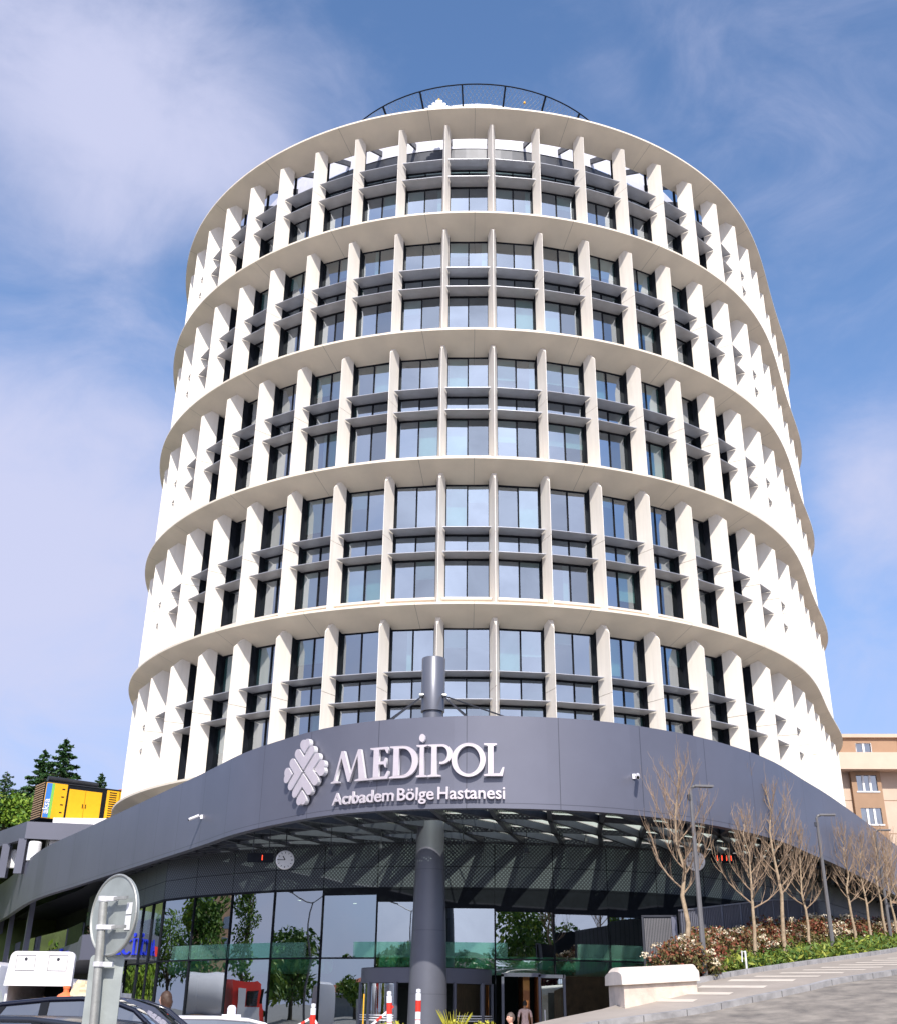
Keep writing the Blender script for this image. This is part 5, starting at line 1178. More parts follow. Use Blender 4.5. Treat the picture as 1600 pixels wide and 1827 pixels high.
def car(label, x, y, z, rz, paint='carblack', L_=4.5, W_=1.84, Hh=1.5, coupe=True, cat='car', name='parked_car', group=None):
    """length along +x (front at +x)"""
    t = thing(name, label, cat, (x, y, z), rz, group); hw = W_/2; k = L_/4.5
    belt = .62*Hh
    st = [(-2.22, .45, .80, .74), (-2.15, .36, .96, .84), (-1.9, .28, 1.0, .93), (-1.3, .24, 1.0, .98), (-.4, .22, 1.0, 1.0), (.6, .22, .99, 1.0), (1.2, .24, .97, .99), (1.7, .26, .90, .95), (2.05, .30, .80, .86), (2.2, .36, .62, .70)]
    secs = []
    for sx, zb, zt, wf in st:
        zt = zt*belt; w1 = hw*wf; zm = (zb+zt)/2
        half = [(w1*.80, zb), (w1*.97, zb+.10), (w1, zm), (w1*.985, zt-.10), (w1*.93, zt-.02), (w1*.80, zt+.012)]
        row = [(sx*k, -a, b) for a, b in half]+[(sx*k, a, b) for a, b in half[::-1]]; secs.append(row)
    mb = MB(); loft(mb, secs, close=True); sm(mb.build('body', paint, t), 40)
    gh = [(-1.95, belt*1.0, .86), (-1.45, belt+(Hh-belt)*.62, .80), (-.95, belt+(Hh-belt)*.88, .74), (-.35, Hh-.015, .71), (.05, Hh, .70), (.45, Hh-.03, .70), (.75, belt+(Hh-belt)*.80, .73), (1.45, belt*.985, .86)]
    if not coupe: gh = [(-2.0, belt, .86), (-1.8, belt+(Hh-belt)*.7, .78), (-1.55, Hh-.05, .74), (-.9, Hh, .72), (-.2, Hh, .72), (.35, Hh-.03, .72), (.62, belt+(Hh-belt)*.84, .74), (1.35, belt*.985, .86)]
    rf = MB(); secs = []
    for sx, zt, wf in gh: w1 = hw*wf; secs.append([(sx*k, w1*u, zt-.035*abs(u)**3-.0) for u in (-1, -.85, -.5, 0, .5, .85, 1)])
    a, b = (2, 6) if coupe else (1, 6)
    rf.grid(secs[a:b]); rf.grid([[(p[0], p[1], p[2]-.05) for p in r] for r in secs[a:b]]); sm(rf.build('roof', paint, t), 60)
    ws = MB(); ws.grid(secs[b-1:]); sm(ws.build('windscreen', 'carglass', t), 60); rw = MB(); rw.grid(secs[:a+1]); sm(rw.build('rear_window', 'carglass', t), 60)
    for sg in (-1, 1):
        sw = MB(); top = []; bot = []
        for sx, zt, wf in gh: top.append((sx*k, sg*hw*wf, zt-.035)); bot.append((sx*k, sg*hw*.925, min(belt-.02, zt-.03)))
        sw.grid([bot, top]); sw.build('side_window', 'carglass', t)
        fr = MB(); fr.tube([(p[0], p[1]*1.005, p[2]+.0) for p in top], .030, 8); sm(fr.build('roof_rail', paint, t), 60)
        pl = MB(); i = 3 if coupe else 3; pl.bar((bot[i][0]-.03, bot[i][1], bot[i][2]), (top[i][0]-.06, top[i][1], top[i][2]), .10, .03, upv=(0, 1, 0)); pl.build('pillar', 'black', t); pl = MB(); j = 2; pl.bar((bot[j][0]-.3, bot[j][1], bot[j][2]), (top[j][0], top[j][1], top[j][2]), .12, .03, upv=(0, 1, 0)); pl.build('pillar', 'black', t)
        mr = MB(); mr.lathe([(0, -.11), (.06, -.10), (.09, -.02), (.085, .06), (0, .09)], 12, c=(0, 0, 0), ax='y'); o = sm(mr.build('door_mirror', paint, t), 60); o.location = (1.0*k, sg*(hw+.10), belt+.07); o.scale = (1, 1.1, .8)
        hl = MB(); hl.bb(1.98*k, 2.1*k, sg*.55*hw, sg*.84*hw, .56*belt+.08, .72*belt+.05); hl.build('headlight', 'chrome', t); tl = MB(); tl.bb(-2.17*k, -2.1*k, sg*.55*hw, sg*.84*hw, .72*belt, .86*belt); tl.build('tail_light', 'red', t)
        for sx in (-1.32, 1.35): wheel(t, sx*k, sg*(hw-.10))
    fl = MB(); fl.bb(-1.5*k, 1.2*k, -hw*.8, hw*.8, .3, belt-.25); fl.build('seats', 'black', t)
    if coupe:
        sp = MB(); sp.bb(-2.12*k, -1.78*k, -hw*.7, hw*.7, belt*1.0+.14, belt*1.0+.18); sp.bb(-2.0*k, -1.9*k, -hw*.6, -hw*.55, belt*.95, belt+.15); sp.bb(-2.0*k, -1.9*k, hw*.55, hw*.6, belt*.95, belt+.15); sp.build('spoiler', paint, t)
    return t
ra = at(160, 1777, 14.4)
car('black coupe parked beside the round traffic sign, seen from its side', ra.x-.1, 15.1, ra.z-1.6, R(-4), 'carblack', 4.35, 1.86, 1.6, True)
rb = at(-10, 1812, 12.4)
car('charcoal hatchback at the bottom left corner behind the black coupe', rb.x-.2, 12.9, rb.z-1.45, R(170), 'cardark', 4.1, 1.78, 1.45, False)
rc = at(392, 1813.5, 20); cw = car('white saloon car whose roof just shows right of the black coupe', rc.x, 20.8, rc.z-1.44, R(12), 'carwhite', 4.4, 1.8, 1.44, False)
p = at(397, 1806, 17); mb = MB(); mb.lathe([(0, .0), (.075, 0), (.075, .12), (.05, .16), (0, .17)], 14); mb.bb(-.16, .16, -.1, .1, -.02, .02); o = mb.build('roof_beacon', 'white', cw); o.matrix_parent_inverse = Matrix(); o.location = cw.matrix_world.inverted() @ Vector((0, 0, 0)) if False else (0.05, -.1, 1.44)
# van with its tailgate raised
VD = 30.0; vl = at(20, 1700, VD); vr = at(135, 1700, VD); zt_ = at(80, 1698, VD).z; zm_ = at(80, 1760, VD).z; zf_ = at(60, 1803, VD).z; gz_ = G(vl.x, VD)
VN = thing('open_van', 'white work van with its rear tailgate raised over a cluttered load bed', 'van', ((vl.x+vr.x)/2, VD, gz_)); wv = (vr.x-vl.x)/2; cz0 = gz_
mb = MB(); pl = []; r = .16; za, zb = zm_-cz0, zt_-cz0
for cx_, cz_, a0 in ((wv-r, zb-r, 0), (-wv+r, zb-r, 90)):
    for k in range(7): a = R(a0+15*k); pl.append((cx_+r*math.cos(a), cz_+r*math.sin(a)))
pl += [(-wv-.06, za), (wv, za)]
mb.face([(x, 0, z) for x, z in pl]); mb.face([(x, .12, z) for x, z in pl][::-1])
for i in range(len(pl)): j = (i+1) % len(pl); mb.face([(pl[i][0], 0, pl[i][1]), (pl[j][0], 0, pl[j][1]), (pl[j][0], .12, pl[j][1]), (pl[i][0], .12, pl[i][1])])
tg = mb.build('tailgate', 'dwhite', VN)
for sx in (-.50, .50):
    mb = MB(); c_x = sx*wv; z0_, z1_ = za+.36, za+.72
    for a, b in (((-.24, z0_), (.24, z0_)), ((-.24, z1_), (.24, z1_)), ((-.24, z0_), (-.24, z1_)), ((.24, z0_), (.24, z1_))): mb.bar((c_x+a[0], -.008, a[1]), (c_x+b[0], -.008, b[1]), .008, .008, upv=(0, 1, 0))
    mb.build('hatch_outline', 'dark', tg); mb = MB(); mb.lathe([(0, -.02), (.035, -.018), (.04, 0)], 10, c=(c_x, 0, z1_-.09), ax='y'); mb.build('lock', 'dark', tg)
zf = zf_-cz0
mb = MB(); mb.bb(-wv-.05, wv, .4, 4.8, zf-.3, zf-.12); mb.bb(-wv-.06, -wv, .2, 4.8, zf-.12, za+.1); mb.bb(wv-.04, wv+.02, .2, 4.8, zf-.12, za+.1); mb.bb(-wv, wv, 4.7, 4.8, zf-.1, za+.1); mb.bb(-wv, wv, .15, 4.8, za+.1, za+.18); mb.bb(-wv, wv, 4.8, 6.0, .5, za-.1); mb.build('body', 'dwhite', VN)
mb = MB(); mb.bb(-wv+.01, wv-.05, 3.0, 3.05, zf-.1, za+.1); mb.bb(-wv+.01, wv-.05, .3, 3.0, za+.05, za+.09); mb.build('dark_liner', 'roomd', VN)
mb = MB(); mb.face([(-wv-.1, -.05, za-.1), (-wv-.22, -.3, zf-.9), (-wv+.42, -.02, zf-.25), (-wv+.02, 0, za-.45)]); mb.face([(-wv-.1, .0, za-.1), (-wv-.22, -.25, zf-.9), (-wv+.42, .03, zf-.25), (-wv+.02, .05, za-.45)]); mb.build('side_flap', 'galvp', VN)
for sx in (-wv+.15, wv-.15):
    for yy in (1.3, 5.2): wheel(VN, sx, yy, .36, .24)
p = at(24, 1786, 30.4); mb = MB(); mb.lathe([(.26, -.09), (.40, -.10), (.46, -.03), (.46, .04), (.40, .10), (.26, .10), (.26, -.09)], 28); o = sm(mb.build('spare_tyre', pbr('dusty_rubber', (.12, .11, .09), .9), ), 40); o.location = (p.x+.03, 30.9, zf+cz0+.0); o.scale = (.72, .72, .8); o.rotation_euler = (R(6), 0, 0); tag(o, 'dusty tyre lying in the open van bed', 'tyre')
for i, (x0, x1, y, z, dz) in enumerate(((22, 62, 1797, 0, .09), (35, 80, 1789, .09, .08), (26, 75, 1803, -.08, .08))):
    a = at(x0, y, 30.3); b = at(x1, y, 30.3); mb = MB(); mb.bb(a.x, b.x, 30.2+.12*i, 30.8+.1*i, zf+cz0-.1+z, zf+cz0-.1+z+dz); tag(mb.build('plank', 'wood'), ('worn plank in the middle layer of the van load', 'worn plank on top of the van load', 'worn plank at the bottom edge of the van load')[i], 'plank')
p = at(64, 1784, 31); mb = MB()
for a, b in (((-.22, 0), (-.14, .24)), ((.2, 0), (.22, .3)), ((-.14, .24), (.22, .24)), ((-.22, .03), (.22, .03)), ((-.14, .1), (.2, .1))): mb.bar((a[0], 0, a[1]), (b[0], 0, b[1]), .05, .05, upv=(0, 1, 0))
o = mb.build('wooden_frame', 'wood'); o.location = (p.x, 31, zf+cz0+.02); tag(o, 'small wooden stool frame upside down in the van bed', 'stool')
p = at(115, 1793, 29.6); mb = MB(); mb.lathe([(0, 0), (.26, .0), (.27, .12), (.18, .24), (.07, .30), (.07, .38), (.085, .38), (.085, .44), (0, .45)], 20); o = sm(mb.build('orange_jug', 'orange'), 50); o.location = (p.x, 29.6, p.z-.02); tag(o, 'orange plastic jug at the right of the van load', 'jug')
mb = MB(); rs = random.Random(4); rows = []
for i in range(9):
    a = math.pi*i/8; rows.append([(.24*math.cos(b)*(.55+.45*math.sin(a))*1.2+rs.uniform(-.03, .03), .2*math.sin(b)+rs.uniform(-.03, .03), .52*i/8+rs.uniform(-.02, .02)) for b in [2*math.pi*k/12 for k in range(12)]])
loft(mb, rows, close=True); p = at(142, 1789, 29.5); o = sm(mb.build('cream_sack', 'sack'), 25); o.location = (p.x+.03, 29.5, p.z-.03); tag(o, 'crumpled cream sack right of the orange jug', 'sack')
mb = MB(); p = at(112, 1796, 29.6); mb.bb(-1.1, .75, -.3, .5, -.3, 0); o = mb.build('side_tray', 'dark'); o.location = (p.x-.1, 29.6, p.z-.02); o.parent = VN; o.location = Vector((p.x-.1, 29.6, p.z-.02))-VN.location
# ambulance edge at the far left
p = at(14, 1717, 36); AM = thing('ambulance', 'white ambulance with orange stripes cut by the left edge', 'ambulance', (p.x-2.6, 36.5, G(p.x, 36))); h = p.z-AM.location.z
mb = MB(); secs = []
for x, zt in ((-2.8, h-.2), (-2.7, h), (2.3, h), (2.55, h-.12), (2.62, h-.5), (2.66, .5)): secs.append([(x, -1, .4), (x, -1.0, zt-.12), (x, -.88, zt), (x, .88, zt), (x, 1, zt-.12), (x, 1, .4)])
loft(mb, secs, close=True); sm(mb.build('body', 'carwhite', AM), 30)
mb = MB()
for z in (h-.25, h-.55, h-.85): mb.bb(-2.7, 2.4, -1.02, -1.0, z, z+.04)
mb.build('trim_lines', 'dark', AM); mb = MB(); mb.bb(-2.7, 2.5, -1.025, -1.0, h-1.28, h-1.02); mb.bb(-2.7, 2.5, -1.025, -1.0, h-1.75, h-1.5); mb.build('orange_stripe', 'orange', AM)
for sx in (-1.8, 1.7):
    for yy in (-.9, .9): wheel(AM, sx, yy)
# ------------------------------------------------------------------ delineator posts, rope and planters
posts = []
for i, (px, py, D, lb, tilt) in enumerate(((560, 1791, 19.5, 'red and white plastic post farthest left with tape tied round it', 0), (703, 1769, 19, 'leaning red and white plastic post with a tape hanging down', R(-2.5)), (747, 1765, 19, 'upright red and white plastic post in front of the mast', 0))):
    top = at(px, py, D); gz_ = G(top.x, D); hh = top.z-gz_; t = thing('marker_post', lb, 'post', (top.x, D, gz_), 0, 'red and white posts'); t.rotation_euler = (0, tilt, 0)
    bands = [0, .12, .30, .48, .50, .68, .7, .84, hh-.55, hh-.50, hh-.36, hh-.34, hh-.18, hh-.0]
    r = .045; zz = hh; seq = [('white', .17), ('red', .165), ('white', .11), ('red', .012), ('white', .12), ('red', .16), ('white', .17), ('red', .2), ('white', .2), ('red', .3)]
    mb = MB(); z = hh
    mb.lathe([(0, z), (r*.8, z-.005), (r*.85, z-.05), (r*.6, z-.055), (r*.6, z-.065), (r, z-.07)], 16)
    for cname, L_ in seq:
        z1 = max(z-L_, 0); mi_ = 0 if cname == 'white' else 1; top_ = z-.07 if z == hh else z
        mb.grid([[(r*math.cos(a), r*math.sin(a), zz_) for a in [2*math.pi*k/16 for k in range(16)]] for zz_ in (z1, top_)], mi_, close=True); z = z1
    sm(mb.build('banded_tube', ['white', 'red'], t), 40)
    mb = MB(); mb.lathe([(0, .08), (.1, .08), (.18, .04), (.2, 0)], 20); mb.build('rubber_base', 'rubber', t); posts.append(Vector((top.x, D, top.z)))
def tape(a, b, sag, label):
    mb = MB(); n = 12
    for i in range(n):
        p0 = Vector(a).lerp(Vector(b), i/n); p1 = Vector(a).lerp(Vector(b), (i+1)/n); p0.z -= sag*4*(i/n)*(1-i/n); p1.z -= sag*4*((i+1)/n)*(1-(i+1)/n); mb.bar(p0, p1, .01, .035, i % 2)
    tag(mb.build('barrier_tape', ['red', 'white']), label, 'tape')
tape(posts[1]+Vector((0, 0, -.22)), (posts[1].x-1.05, 19.1, posts[1].z-1.0), .03, 'red and white tape hanging from the leaning post')
tape(posts[0]+Vector((0, 0, -.2)), (posts[0].x-.75, 19.6, posts[0].z-.52), .03, 'red and white tape going left from the leftmost post'); tape(posts[0]+Vector((0, 0, -.2)), (posts[0].x+.45, 19.4, posts[0].z-.75), .02, 'red and white tape going right from the leftmost post')
for i, (px, D, lb) in enumerate(((698, 20.5, 'round yellow green bush in a planter behind the leaning post'), (810, 21, 'spiky yellow green plant in a planter right of the mast foot'), (862, 20.8, 'small yellow green bush in a planter farther right of the mast'))):
    top = at(px, 1815, D); gz_ = G(top.x, D); t = thing('planter_bush', lb, 'plant', (top.x, D, gz_)); hh = top.z-gz_
    mb = MB(); mb.lathe([(0, 0), (.3, 0), (.38, .7), (.40, .72), (.36, .74), (.34, .66), (0, .66)], 20); sm(mb.build('pot', 'concrete', t), 40); rs = np.random.RandomState(i)
    p_ = blob_pts(rs, 1500, [(0, 0, hh-.32, .34), (.1, .05, hh-.4, .3), (-.12, 0, hh-.42, .3), (0, 0, .85, .3)]); leaf_obj('foliage', [(*leaf_mesh(p_, .05, seed=i), 'lf_yel')], t)
    mb = MB()
    if i == 1:
        for k in range(22): a = k*2.4; mb.tube([(0, 0, .7), (.14*math.cos(a), .14*math.sin(a), hh-.2), (.32*math.cos(a), .32*math.sin(a), hh+.04+.1*((k*7) % 5)/5)], [.02, .014, .002], 4)
        mb.build('spiky_leaves', 'lf_yel', t)
p = at(650, 1774, 24); mb = MB(); mb.tube([(0, 0, 0), (0, 0, p.z-G(p.x, 24))], .014, 6); mb.lathe([(0, 0), (.12, 0), (.12, .04), (0, .05)], 12); o = mb.build('yellow_rod', 'yellow'); o.location = (p.x, 24, G(p.x, 24)); tag(o, 'thin yellow rod standing left of the posts', 'rod')
# ------------------------------------------------------------------ people
def person(label, loc, rz, h, shirt, trousers, hair, skin=(.55, .33, .23), female=False, bend=0, hairlong=False, arms=((.02, .04), (.02, .04)), shoes=(.03, .025, .02)):
    """feet at z=0, facing -y; one continuous remeshed body"""
    k = h/1.75; t = thing('person', label, 'person', loc, rz); bm = bmesh.new(); lay = bm.verts.layers.skin.verify()
    def V(p, r): v = bm.verts.new(p); v[lay].radius = (r, r) if not hasattr(r, '__len__') else r; return v
    def chain(v0, pts): 
        prev = v0
        for p, r in pts: v = V(p, r); bm.edges.new((prev, v)); prev = v
        return prev
    wS = .175 if female else .20
    pel = V((0, 0, .96), (.155, .115)); pel[lay].use_root = True
    b = bend
    sp = chain(pel, [((0, -.01-b*.1, 1.12), (.135, .10)), ((0, -.0-b*.25, 1.30), (.155, .11)), ((0, .01-b*.38, 1.42), (.13, .085))]); nk = chain(sp, [((0, .0-b*.42, 1.49), .058), ((0, -.01-b*.45, 1.56), .055)])
    for sg, (f0, f1) in zip((-1, 1), arms):
        sh = chain(sp, [((sg*wS, .01-b*.38, 1.415), .062), ((sg*(wS+.06), .02-f0-b*.3, 1.14), .046), ((sg*(wS+.065), -.02-f0-f1-b*.3, .90), .030)])
        hd = chain(sh, [((sg*(wS+.062), -.035-f0-f1-b*.3, .835), (.036, .02))]); c0_ = hd.co.copy()
        for j, (dy, ln) in enumerate(((-.030, .072), (-.010, .082), (.010, .077), (.029, .060))):
            chain(hd, [((c0_.x+.0*sg, c0_.y+dy, c0_.z-.03), .0095), ((c0_.x-.006*sg, c0_.y+dy*1.1, c0_.z-.035-ln*.5), .009), ((c0_.x-.020*sg, c0_.y+dy*1.1, c0_.z-.035-ln), .0075)])
        chain(hd, [((c0_.x-.008*sg, c0_.y-.045, c0_.z+.0), .011), ((c0_.x-.018*sg, c0_.y-.06, c0_.z-.035), .009)])
        chain(pel, [((sg*.095, 0, .86), .088), ((sg*.105, -.01, .50), .060), ((sg*.105, .015, .28), .056), ((sg*.105, .02, .09), .038), ((sg*.11, -.06, .045), .040), ((sg*.115, -.15, .03), .032)])
    me = bpy.data.meshes.new('tmp'); bm.to_mesh(me); bm.free(); o = bpy.data.objects.new('tmp', me); col.objects.link(o)
    m_ = o.modifiers.new('s', 'SKIN'); m_.use_smooth_shade = True; m2 = o.modifiers.new('u', 'SUBSURF'); m2.levels = 1
    dg = bpy.context.evaluated_depsgraph_get(); m1 = bpy.data.meshes.new_from_object(o.evaluated_get(dg)); bpy.data.objects.remove(o)
    # head with brow, nose, chin and ears
    bh = bmesh.new(); bmesh.ops.create_uvsphere(bh, u_segments=32, v_segments=24, radius=1); hy = -.02-b*.48; hz = 1.645
    for v in bh.verts:
        x, y, z = v.co; fx = .076*x*(1-.16*max(0, -z)); fy = .098*y; fz = .118*z
        if y < 0 and z < -.1: fx *= 1-.12*(-y)
        if y < 0:
            fy -= .024*math.exp(-((x/.16)**2+((z+.18)/.22)**2)); fy += .012*math.exp(-(((abs(x)-.42)/.2)**2+((z-.08)/.14)**2)); fy -= .008*math.exp(-((x/.28)**2+((z+.52)/.07)**2)); fy -= .010*math.exp(-((x/.3)**2+((z+.85)/.2)**2))
        fx += .014*(1 if x > 0 else -1)*math.exp(-(((y-.05)/.16)**2+((z+.05)/.28)**2))*(abs(x) > .85)
        v.co = (fx, fy+hy, fz+hz)
    m3 = bpy.data.meshes.new('h'); bh.to_mesh(m3); bh.free()
    bm = bmesh.new(); bm.from_mesh(m1); bm.from_mesh(m3); me = bpy.data.meshes.new('body'); bm.to_mesh(me); bm.free()
    o = bpy.data.objects.new('body', me); col.objects.link(o); rm = o.modifiers.new('r', 'REMESH'); rm.mode = 'VOXEL'; rm.voxel_size = .0085; sm_ = o.modifiers.new('s', 'SMOOTH'); sm_.iterations = 2
    dg = bpy.context.evaluated_depsgraph_get(); mf = bpy.data.meshes.new_from_object(o.evaluated_get(dg)); bpy.data.objects.remove(o)
    def cm(c, r=.8, nm='cloth'): return pbr(nm, c, r, var=.14, scale=12, bump=.25, bscale=40)
    mf.materials.clear()
    for c_m in (pbr('skin', skin, .55, var=.08, scale=10), cm(shirt, nm='shirt_cloth'), cm(trousers, nm='trouser_cloth'), cm(shoes, .5, 'shoe_leather'), pbr('lips', (.42, .16, .13), .5), pbr('eye_dark', (.03, .02, .02), .3)): mf.materials.append(c_m)
    for p in mf.polygons:
        x, y, z = p.center
        if z > 1.495 or (z > 1.46 and abs(x) < .06): mi_ = 0
        elif abs(x) > wS+.02 and z < (.90 if shirt_long else 1.2): mi_ = 0
        elif z > .93 or (abs(x) > wS+.01): mi_ = 1
        elif z > .09: mi_ = 2
        else: mi_ = 3
        if z > 1.49 and y < hy-.06:
            if abs(z-(hz-.062)) < .007 and abs(x) < .024: mi_ = 4
            if abs(z-(hz+.012)) < .007 and .018 < abs(x) < .042: mi_ = 5
        p.material_index = mi_; p.use_smooth = True
    bo = bpy.data.objects.new('body', mf); col.objects.link(bo); bo.parent = t; bo.scale = (k, k, k)
    # hair shell
    bh = bmesh.new(); bmesh.ops.create_uvsphere(bh, u_segments=28, v_segments=20, radius=1); rr = random.Random(3)
    for v in bh.verts:
        x, y, z = v.co; f = 1+.03*math.sin(x*23+z*17)*math.sin(y*19); v.co = (.088*x*f, (.108*y+.012)*f+hy, .129*z*f+hz+.008)
        if hairlong and z < 0 and y > -.2: v.co.z -= .10*(-z); v.co.y += .02
    kill = [f for f in bh.faces if (f.calc_center_median().y < hy-.045 and f.calc_center_median().z < hz+.055) or f.calc_center_median().z < hz-(.30 if hairlong else .05) or (not hairlong and f.calc_center_median().z < hz+.02 and f.calc_center_median().y < hy+.02)]
    bmesh.ops.delete(bh, geom=kill, context='FACES'); m4 = bpy.data.meshes.new('hair'); bh.to_mesh(m4); bh.free(); m4.materials.append(pbr('hair', hair, .6, var=.3, scale=30)); ho = bpy.data.objects.new('hair', m4); col.objects.link(ho); ho.parent = t; ho.scale = (k, k, k)
    for p in m4.polygons: p.use_smooth = True
    return t
shirt_long = False
q = at(934, 1787, 44.0); person('man in a pale pink shirt seen from behind walking into the side door', (q.x+.02, 43.9, .0), R(178), q.z, (.86, .60, .55), (.10, .10, .12), (.03, .022, .02), arms=((.03, .02), (-.06, .05)))
shirt_long = True
q = at(907, 1809, 28.0); gz_ = G(q.x, 28); hh = q.z-gz_; person('balding man in a dark blue suit looking left before the side door', (q.x+.05, 28, gz_), R(-62), max(hh, 1.55), (.035, .045, .13), (.03, .04, .10), (.10, .07, .055), (.66, .36, .26))
q = at(304, 1772, 20.0); person('woman with brown hair in a pink top behind the black coupe', (q.x, 20.0, G(q.x, 20)), R(-100), q.z-G(q.x, 20), (.75, .25, .50), (.08, .08, .10), (.055, .026, .014), (.62, .36, .26), female=True, bend=.12, hairlong=True)
# ------------------------------------------------------------------ what stands behind the camera and to the sides (mirrored in the glass)
for i, (x, y, h, r, mats, lb, tall) in enumerate((
    (-60, 40, 15, 2.6, ('lf_tree', 'lf_bright'), 'tall slim poplar mirrored in the left glass panes', True), (-66, 51, 12, 5.5, ('lf_tree', 'lf_tree'), 'round green tree mirrored left of the poplar', False),
    (-58, 59, 11, 4.5, ('lf_bright', 'lf_tree'), 'fresh green tree mirrored at the left end of the glass', False), (-46, 28, 6.5, 4.0, ('lf_tree', 'lf_bright'), 'low green tree mirrored beside the truck', False),
    (-32, 11, 4.2, 2.6, ('lf_bright', 'lf_tree'), 'round green bush mirrored left of the revolving door', False), (15, -1, 10.5, 5.2, ('lf_tree', 'lf_bright'), 'large loose green tree mirrored right of the mast', False),
    (7.5, 1, 4.2, 2.2, ('lf_purple', 'lf_purple'), 'purple leaved tree mirrored above the side door', False), (34, 22, 8, 5, ('lf_tree', 'lf_bright'), 'green tree mirrored in the right glass panes', False),
    (-95, 76, 13, 7, ('lf_tree', 'lf_tree'), 'broad green tree far off in the leftmost panes', False), (-108, 62, 12, 6, ('lf_tree', 'lf_bright'), 'green tree far off above the mirrored truck', False), (-84, 88, 11, 6, ('lf_bright', 'lf_tree'), 'pale green tree far off mirrored by the red roof', False),
    (-52, 20, 7.5, 5, ('lf_tree', 'lf_tree'), 'wide green tree mirrored right of the truck', False), (-24, -14, 5.5, 4, ('lf_tree', 'lf_bright'), 'green tree mirrored behind the second double lamp', False),
    (44, 30, 8.5, 5.5, ('lf_tree', 'lf_tree'), 'dark green tree mirrored at the right end of the glass', False), (-40, 36, 3.4, 3.0, ('lf_yel', 'lf_tree'), 'yellow flowering bush mirrored left of the truck', False))):
    leafy_tree('street_tree', lb, x, y, G(x, y), h, r, 500+i, mats, 3600 if r > 3 else 2000, .34 if r > 3 else .24, 'tree', None, tall)
rs = np.random.RandomState(21); hp = []
for i in range(60):
    bx, by = -36-rs.rand()*75, (86 if i % 3 else 96)+rs.rand()*(20 if i % 2 else 60); br = 3+rs.rand()*2.5; bz = G(bx, by)+br*.5
    if i >= 44: k = (i-44)/16; bx, by = -46-34*k+rs.rand()*6, 70+26*k+rs.rand()*8; bz = max(G(bx, by), 0)+br*.6
    if bx/by > -.47: continue
    d = rs.normal(size=(750, 3)); d /= np.linalg.norm(d, axis=1)[:, None]; d[:, 2] *= .8; hp.append(np.array([bx, by, bz])+d*(br*rs.rand(750, 1)**.3))
tag(leaf_obj('hillside_woods', [(*leaf_mesh(np.concatenate(hp[:14]), .55, seed=6), 'lf_tree'), (*leaf_mesh(np.concatenate(hp[14:]), .5, seed=7), 'lf_bright')]), 'mixed green scrub wood covering the slope behind the left wing', 'woods', kind='stuff')
conifer('dark cedar mirrored between the poplar and the lamps', -58, 33, -.3, 13.5, 4.2, 77, 5000)
simple_house('mirrored_house', 'cream house with red roof mirrored at the left end of the glass', -60, 82, 0, 14, 9, 6.5, R(60)); simple_house('mirrored_hut', 'low stone house with brown tiled roof mirrored left of the revolving door', -40, -2, -.6, 15, 8, 3.0, R(-50), 'concrete', 3, 1.5, 1)
mb = MB(); mb.bb(-6, 6, -5, 5, 0, 24); t = thing('apartment_block', 'tall brown apartment block mirrored in the left glass', 'building', (-96, 50, 0), R(70)); mb.build('wall', 'brown', t)
for f in range(8):
    for k_ in (-1, 1): q = MB(); q.bb(-5.0+2.6*(k_+1), -2.8+2.6*(k_+1), -5.06, -5.0, 1+f*2.9, 2.7+f*2.9); q.build('window', 'hglass', t)
t = thing('distant_block', 'low pale office block on the skyline mirrored by the mast', 'building', (-9, -95, 0)); mb = MB(); mb.bb(-14, 10, -6, 0, -2, 7); mb.build('wall', 'plasterl', t)
for f in range(3): q = MB(); q.bb(-13, 9, .0, .04, 1.2+f*1.9, 2.2+f*1.9); q.build('window_strip', 'hglass', t)
for (x, y, lb, rz) in ((-31.6, 30.2, 'double armed street lamp mirrored in the pane left of the mast', R(-59)), (-16.2, 2.3, 'double armed street lamp mirrored next to the mast', R(-19))):
    t = thing('tall_street_lamp', lb, 'street lamp', (x, y, G(x, y)), rz, 'double lamps behind the viewer'); mb = MB(); mb.tube([(0, 0, 0), (0, 0, 8.6)], [.12, .06], 8); mb.build('pole', 'lamp', t)
    for sg in (-1, 1): mb = MB(); mb.tube([(0, 0, 8.5), (sg*1.7, 0, 9.3)], .04, 6); mb.bb(sg*1.6, sg*2.5, -.13, .13, 9.28, 9.38); mb.build('arm', 'lamp', t)
# retaining wall, railing and hedge across the street
rw = thing('retaining_wall', 'grey retaining wall with pale coping and railing across the street, mirrored in the glass', 'wall', (0, 0, 0)); pth = Path([(-8, -22), (4, -10), (14, 2), (24, 12), (36, 22), (52, 34)])
mb = MB(); mb.grid([[P3(pth.at(s_, 0)[0], (z+.06*s_) if z > 0 else -1) for s_ in [pth.len*i/30 for i in range(31)]] for z in (-1, 1.6)]); mb.build('wall_face', 'concrete', rw)
mb = MB()
for i in range(30): a = pth.len*i/30; b = pth.len*(i+1)/30; mb.bar(P3(pth.at(a)[0], 1.65+.06*a), P3(pth.at(b)[0], 1.65+.06*b), .4, .14)
mb.build('coping', 'plasterl', rw)
mb = MB(); n_ = int(pth.len/.22)
for i in range(n_): a = pth.len*i/n_; q = pth.at(a)[0]; mb.tube([P3(q, 1.7+.06*a), P3(q, 2.9+.06*a)], .014, 4, cap=False)
for i in range(30): a = pth.len*i/30; b = pth.len*(i+1)/30; mb.bar(P3(pth.at(a)[0], 2.9+.06*a), P3(pth.at(b)[0], 2.9+.06*b), .05, .05)
mb.build('railing', 'galv', rw)
rs = np.random.RandomState(12); hp = []
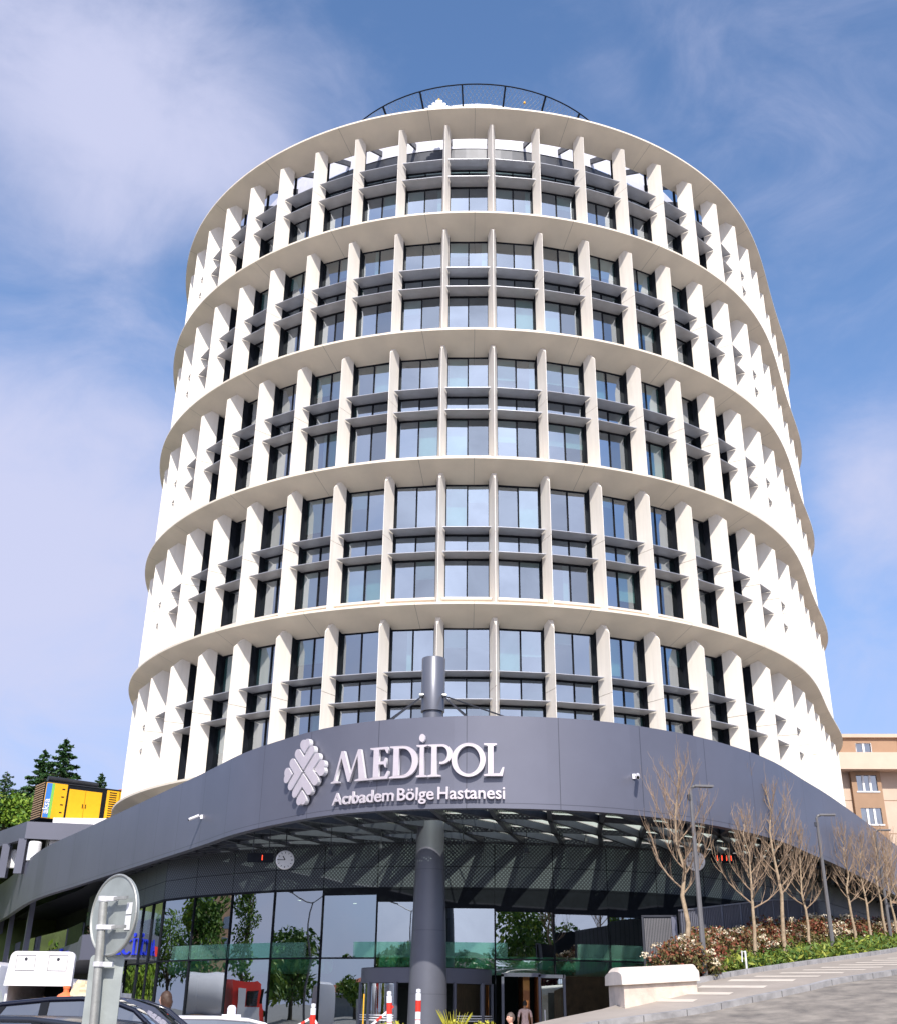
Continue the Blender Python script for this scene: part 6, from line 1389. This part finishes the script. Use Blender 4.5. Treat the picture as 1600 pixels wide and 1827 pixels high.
for i in range(9000): a = rs.rand()*pth.len; q, d, n = pth.at(a); o_ = -(.5+rs.rand()*1.6); hp.append((q.x-n.x*o_*-1, q.y-n.y*o_*-1, 1.7+.06*a+rs.rand()**.7*(2.2+.8*math.sin(a))))
o = leaf_obj('hedge_row', [(*leaf_mesh(np.array(hp), .26, seed=5), 'lf_tree')]); tag(o, 'dense green hedge growing above the mirrored retaining wall', 'hedge')
# gantry sign mirrored in the glass
gp = Vector((20.6, 19.2, 0)); t = thing('gate_sign', 'black hanging sign with white number 444 13 99, mirrored in the glass', 'sign', (gp.x, gp.y, 0), R(-145+180)); mb = MB(); mb.bb(-2.6, 2.6, -.1, .1, 4.3, 6.1); mb.build('board', 'black', t)
mb = MB(); mb.tube([(-2.4, 0, 0), (-2.4, 0, 4.3)], .08, 8); mb.tube([(2.4, 0, 0), (2.4, 0, 4.3)], .08, 8); mb.build('posts', 'dark', t)
tm = text_mesh('44 1 34 99', .02, .55, .01); tm.materials.clear(); tm.materials.append(M['white']); o = bpy.data.objects.new('lettering', tm); col.objects.link(o); o.parent = t; o.rotation_euler = (R(90), 0, R(180)); o.location = (1.5, .12, 5.0)
# red and white truck mirrored at the left
t = thing('mixer_truck', 'red and white truck cab mirrored in the left glass pane', 'truck', (-27.8, 44.6, -.3), R(-98)); mb = MB(); secs = []
for x, zt in ((-1.3, 3.0), (-1.25, 3.2), (.6, 3.2), (.95, 3.0), (1.25, 1.9), (1.3, .6)): secs.append([(x, -1.2, .6), (x, -1.25, 1.6), (x, -1.12, zt), (x, 1.12, zt), (x, 1.25, 1.6), (x, 1.2, .6)])
loft(mb, secs, close=True); sm(mb.build('cab', 'red', t), 30)
for sg in (-1, 1):
    mb = MB(); mb.bb(-.2, .8, sg*1.2, sg*1.28, 1.75, 2.65); mb.build('side_window', 'carglass', t); mb = MB(); mb.bb(-.9, 1.0, sg*1.25, sg*1.29, .9, 1.7); mb.bb(-.9, -.3, sg*1.2, sg*1.27, 1.7, 2.8); mb.build('white_panel', 'carwhite', t)
    mb = MB(); mb.bb(1.0, 1.1, sg*1.3, sg*1.55, 1.9, 2.7); mb.build('mirror', 'black', t)
    for yy in (.4, -3.6, -4.9): wheel(t, yy, sg*1.05, .5, .3)
mb = MB(); mb.bb(1.0, 1.2, -1.0, 1.0, 1.8, 2.7); mb.build('windscreen', 'carglass', t); mb = MB(); mb.lathe([(.5, -2.4), (1.1, -2.0), (1.25, 0), (.9, 1.8), (.5, 2.2)], 24, c=(-3.9, 0, 2.4), ax='x'); mb.bb(-6, -1.2, -.9, .9, .8, 1.1); sm(mb.build('drum', 'carwhite', t), 40)
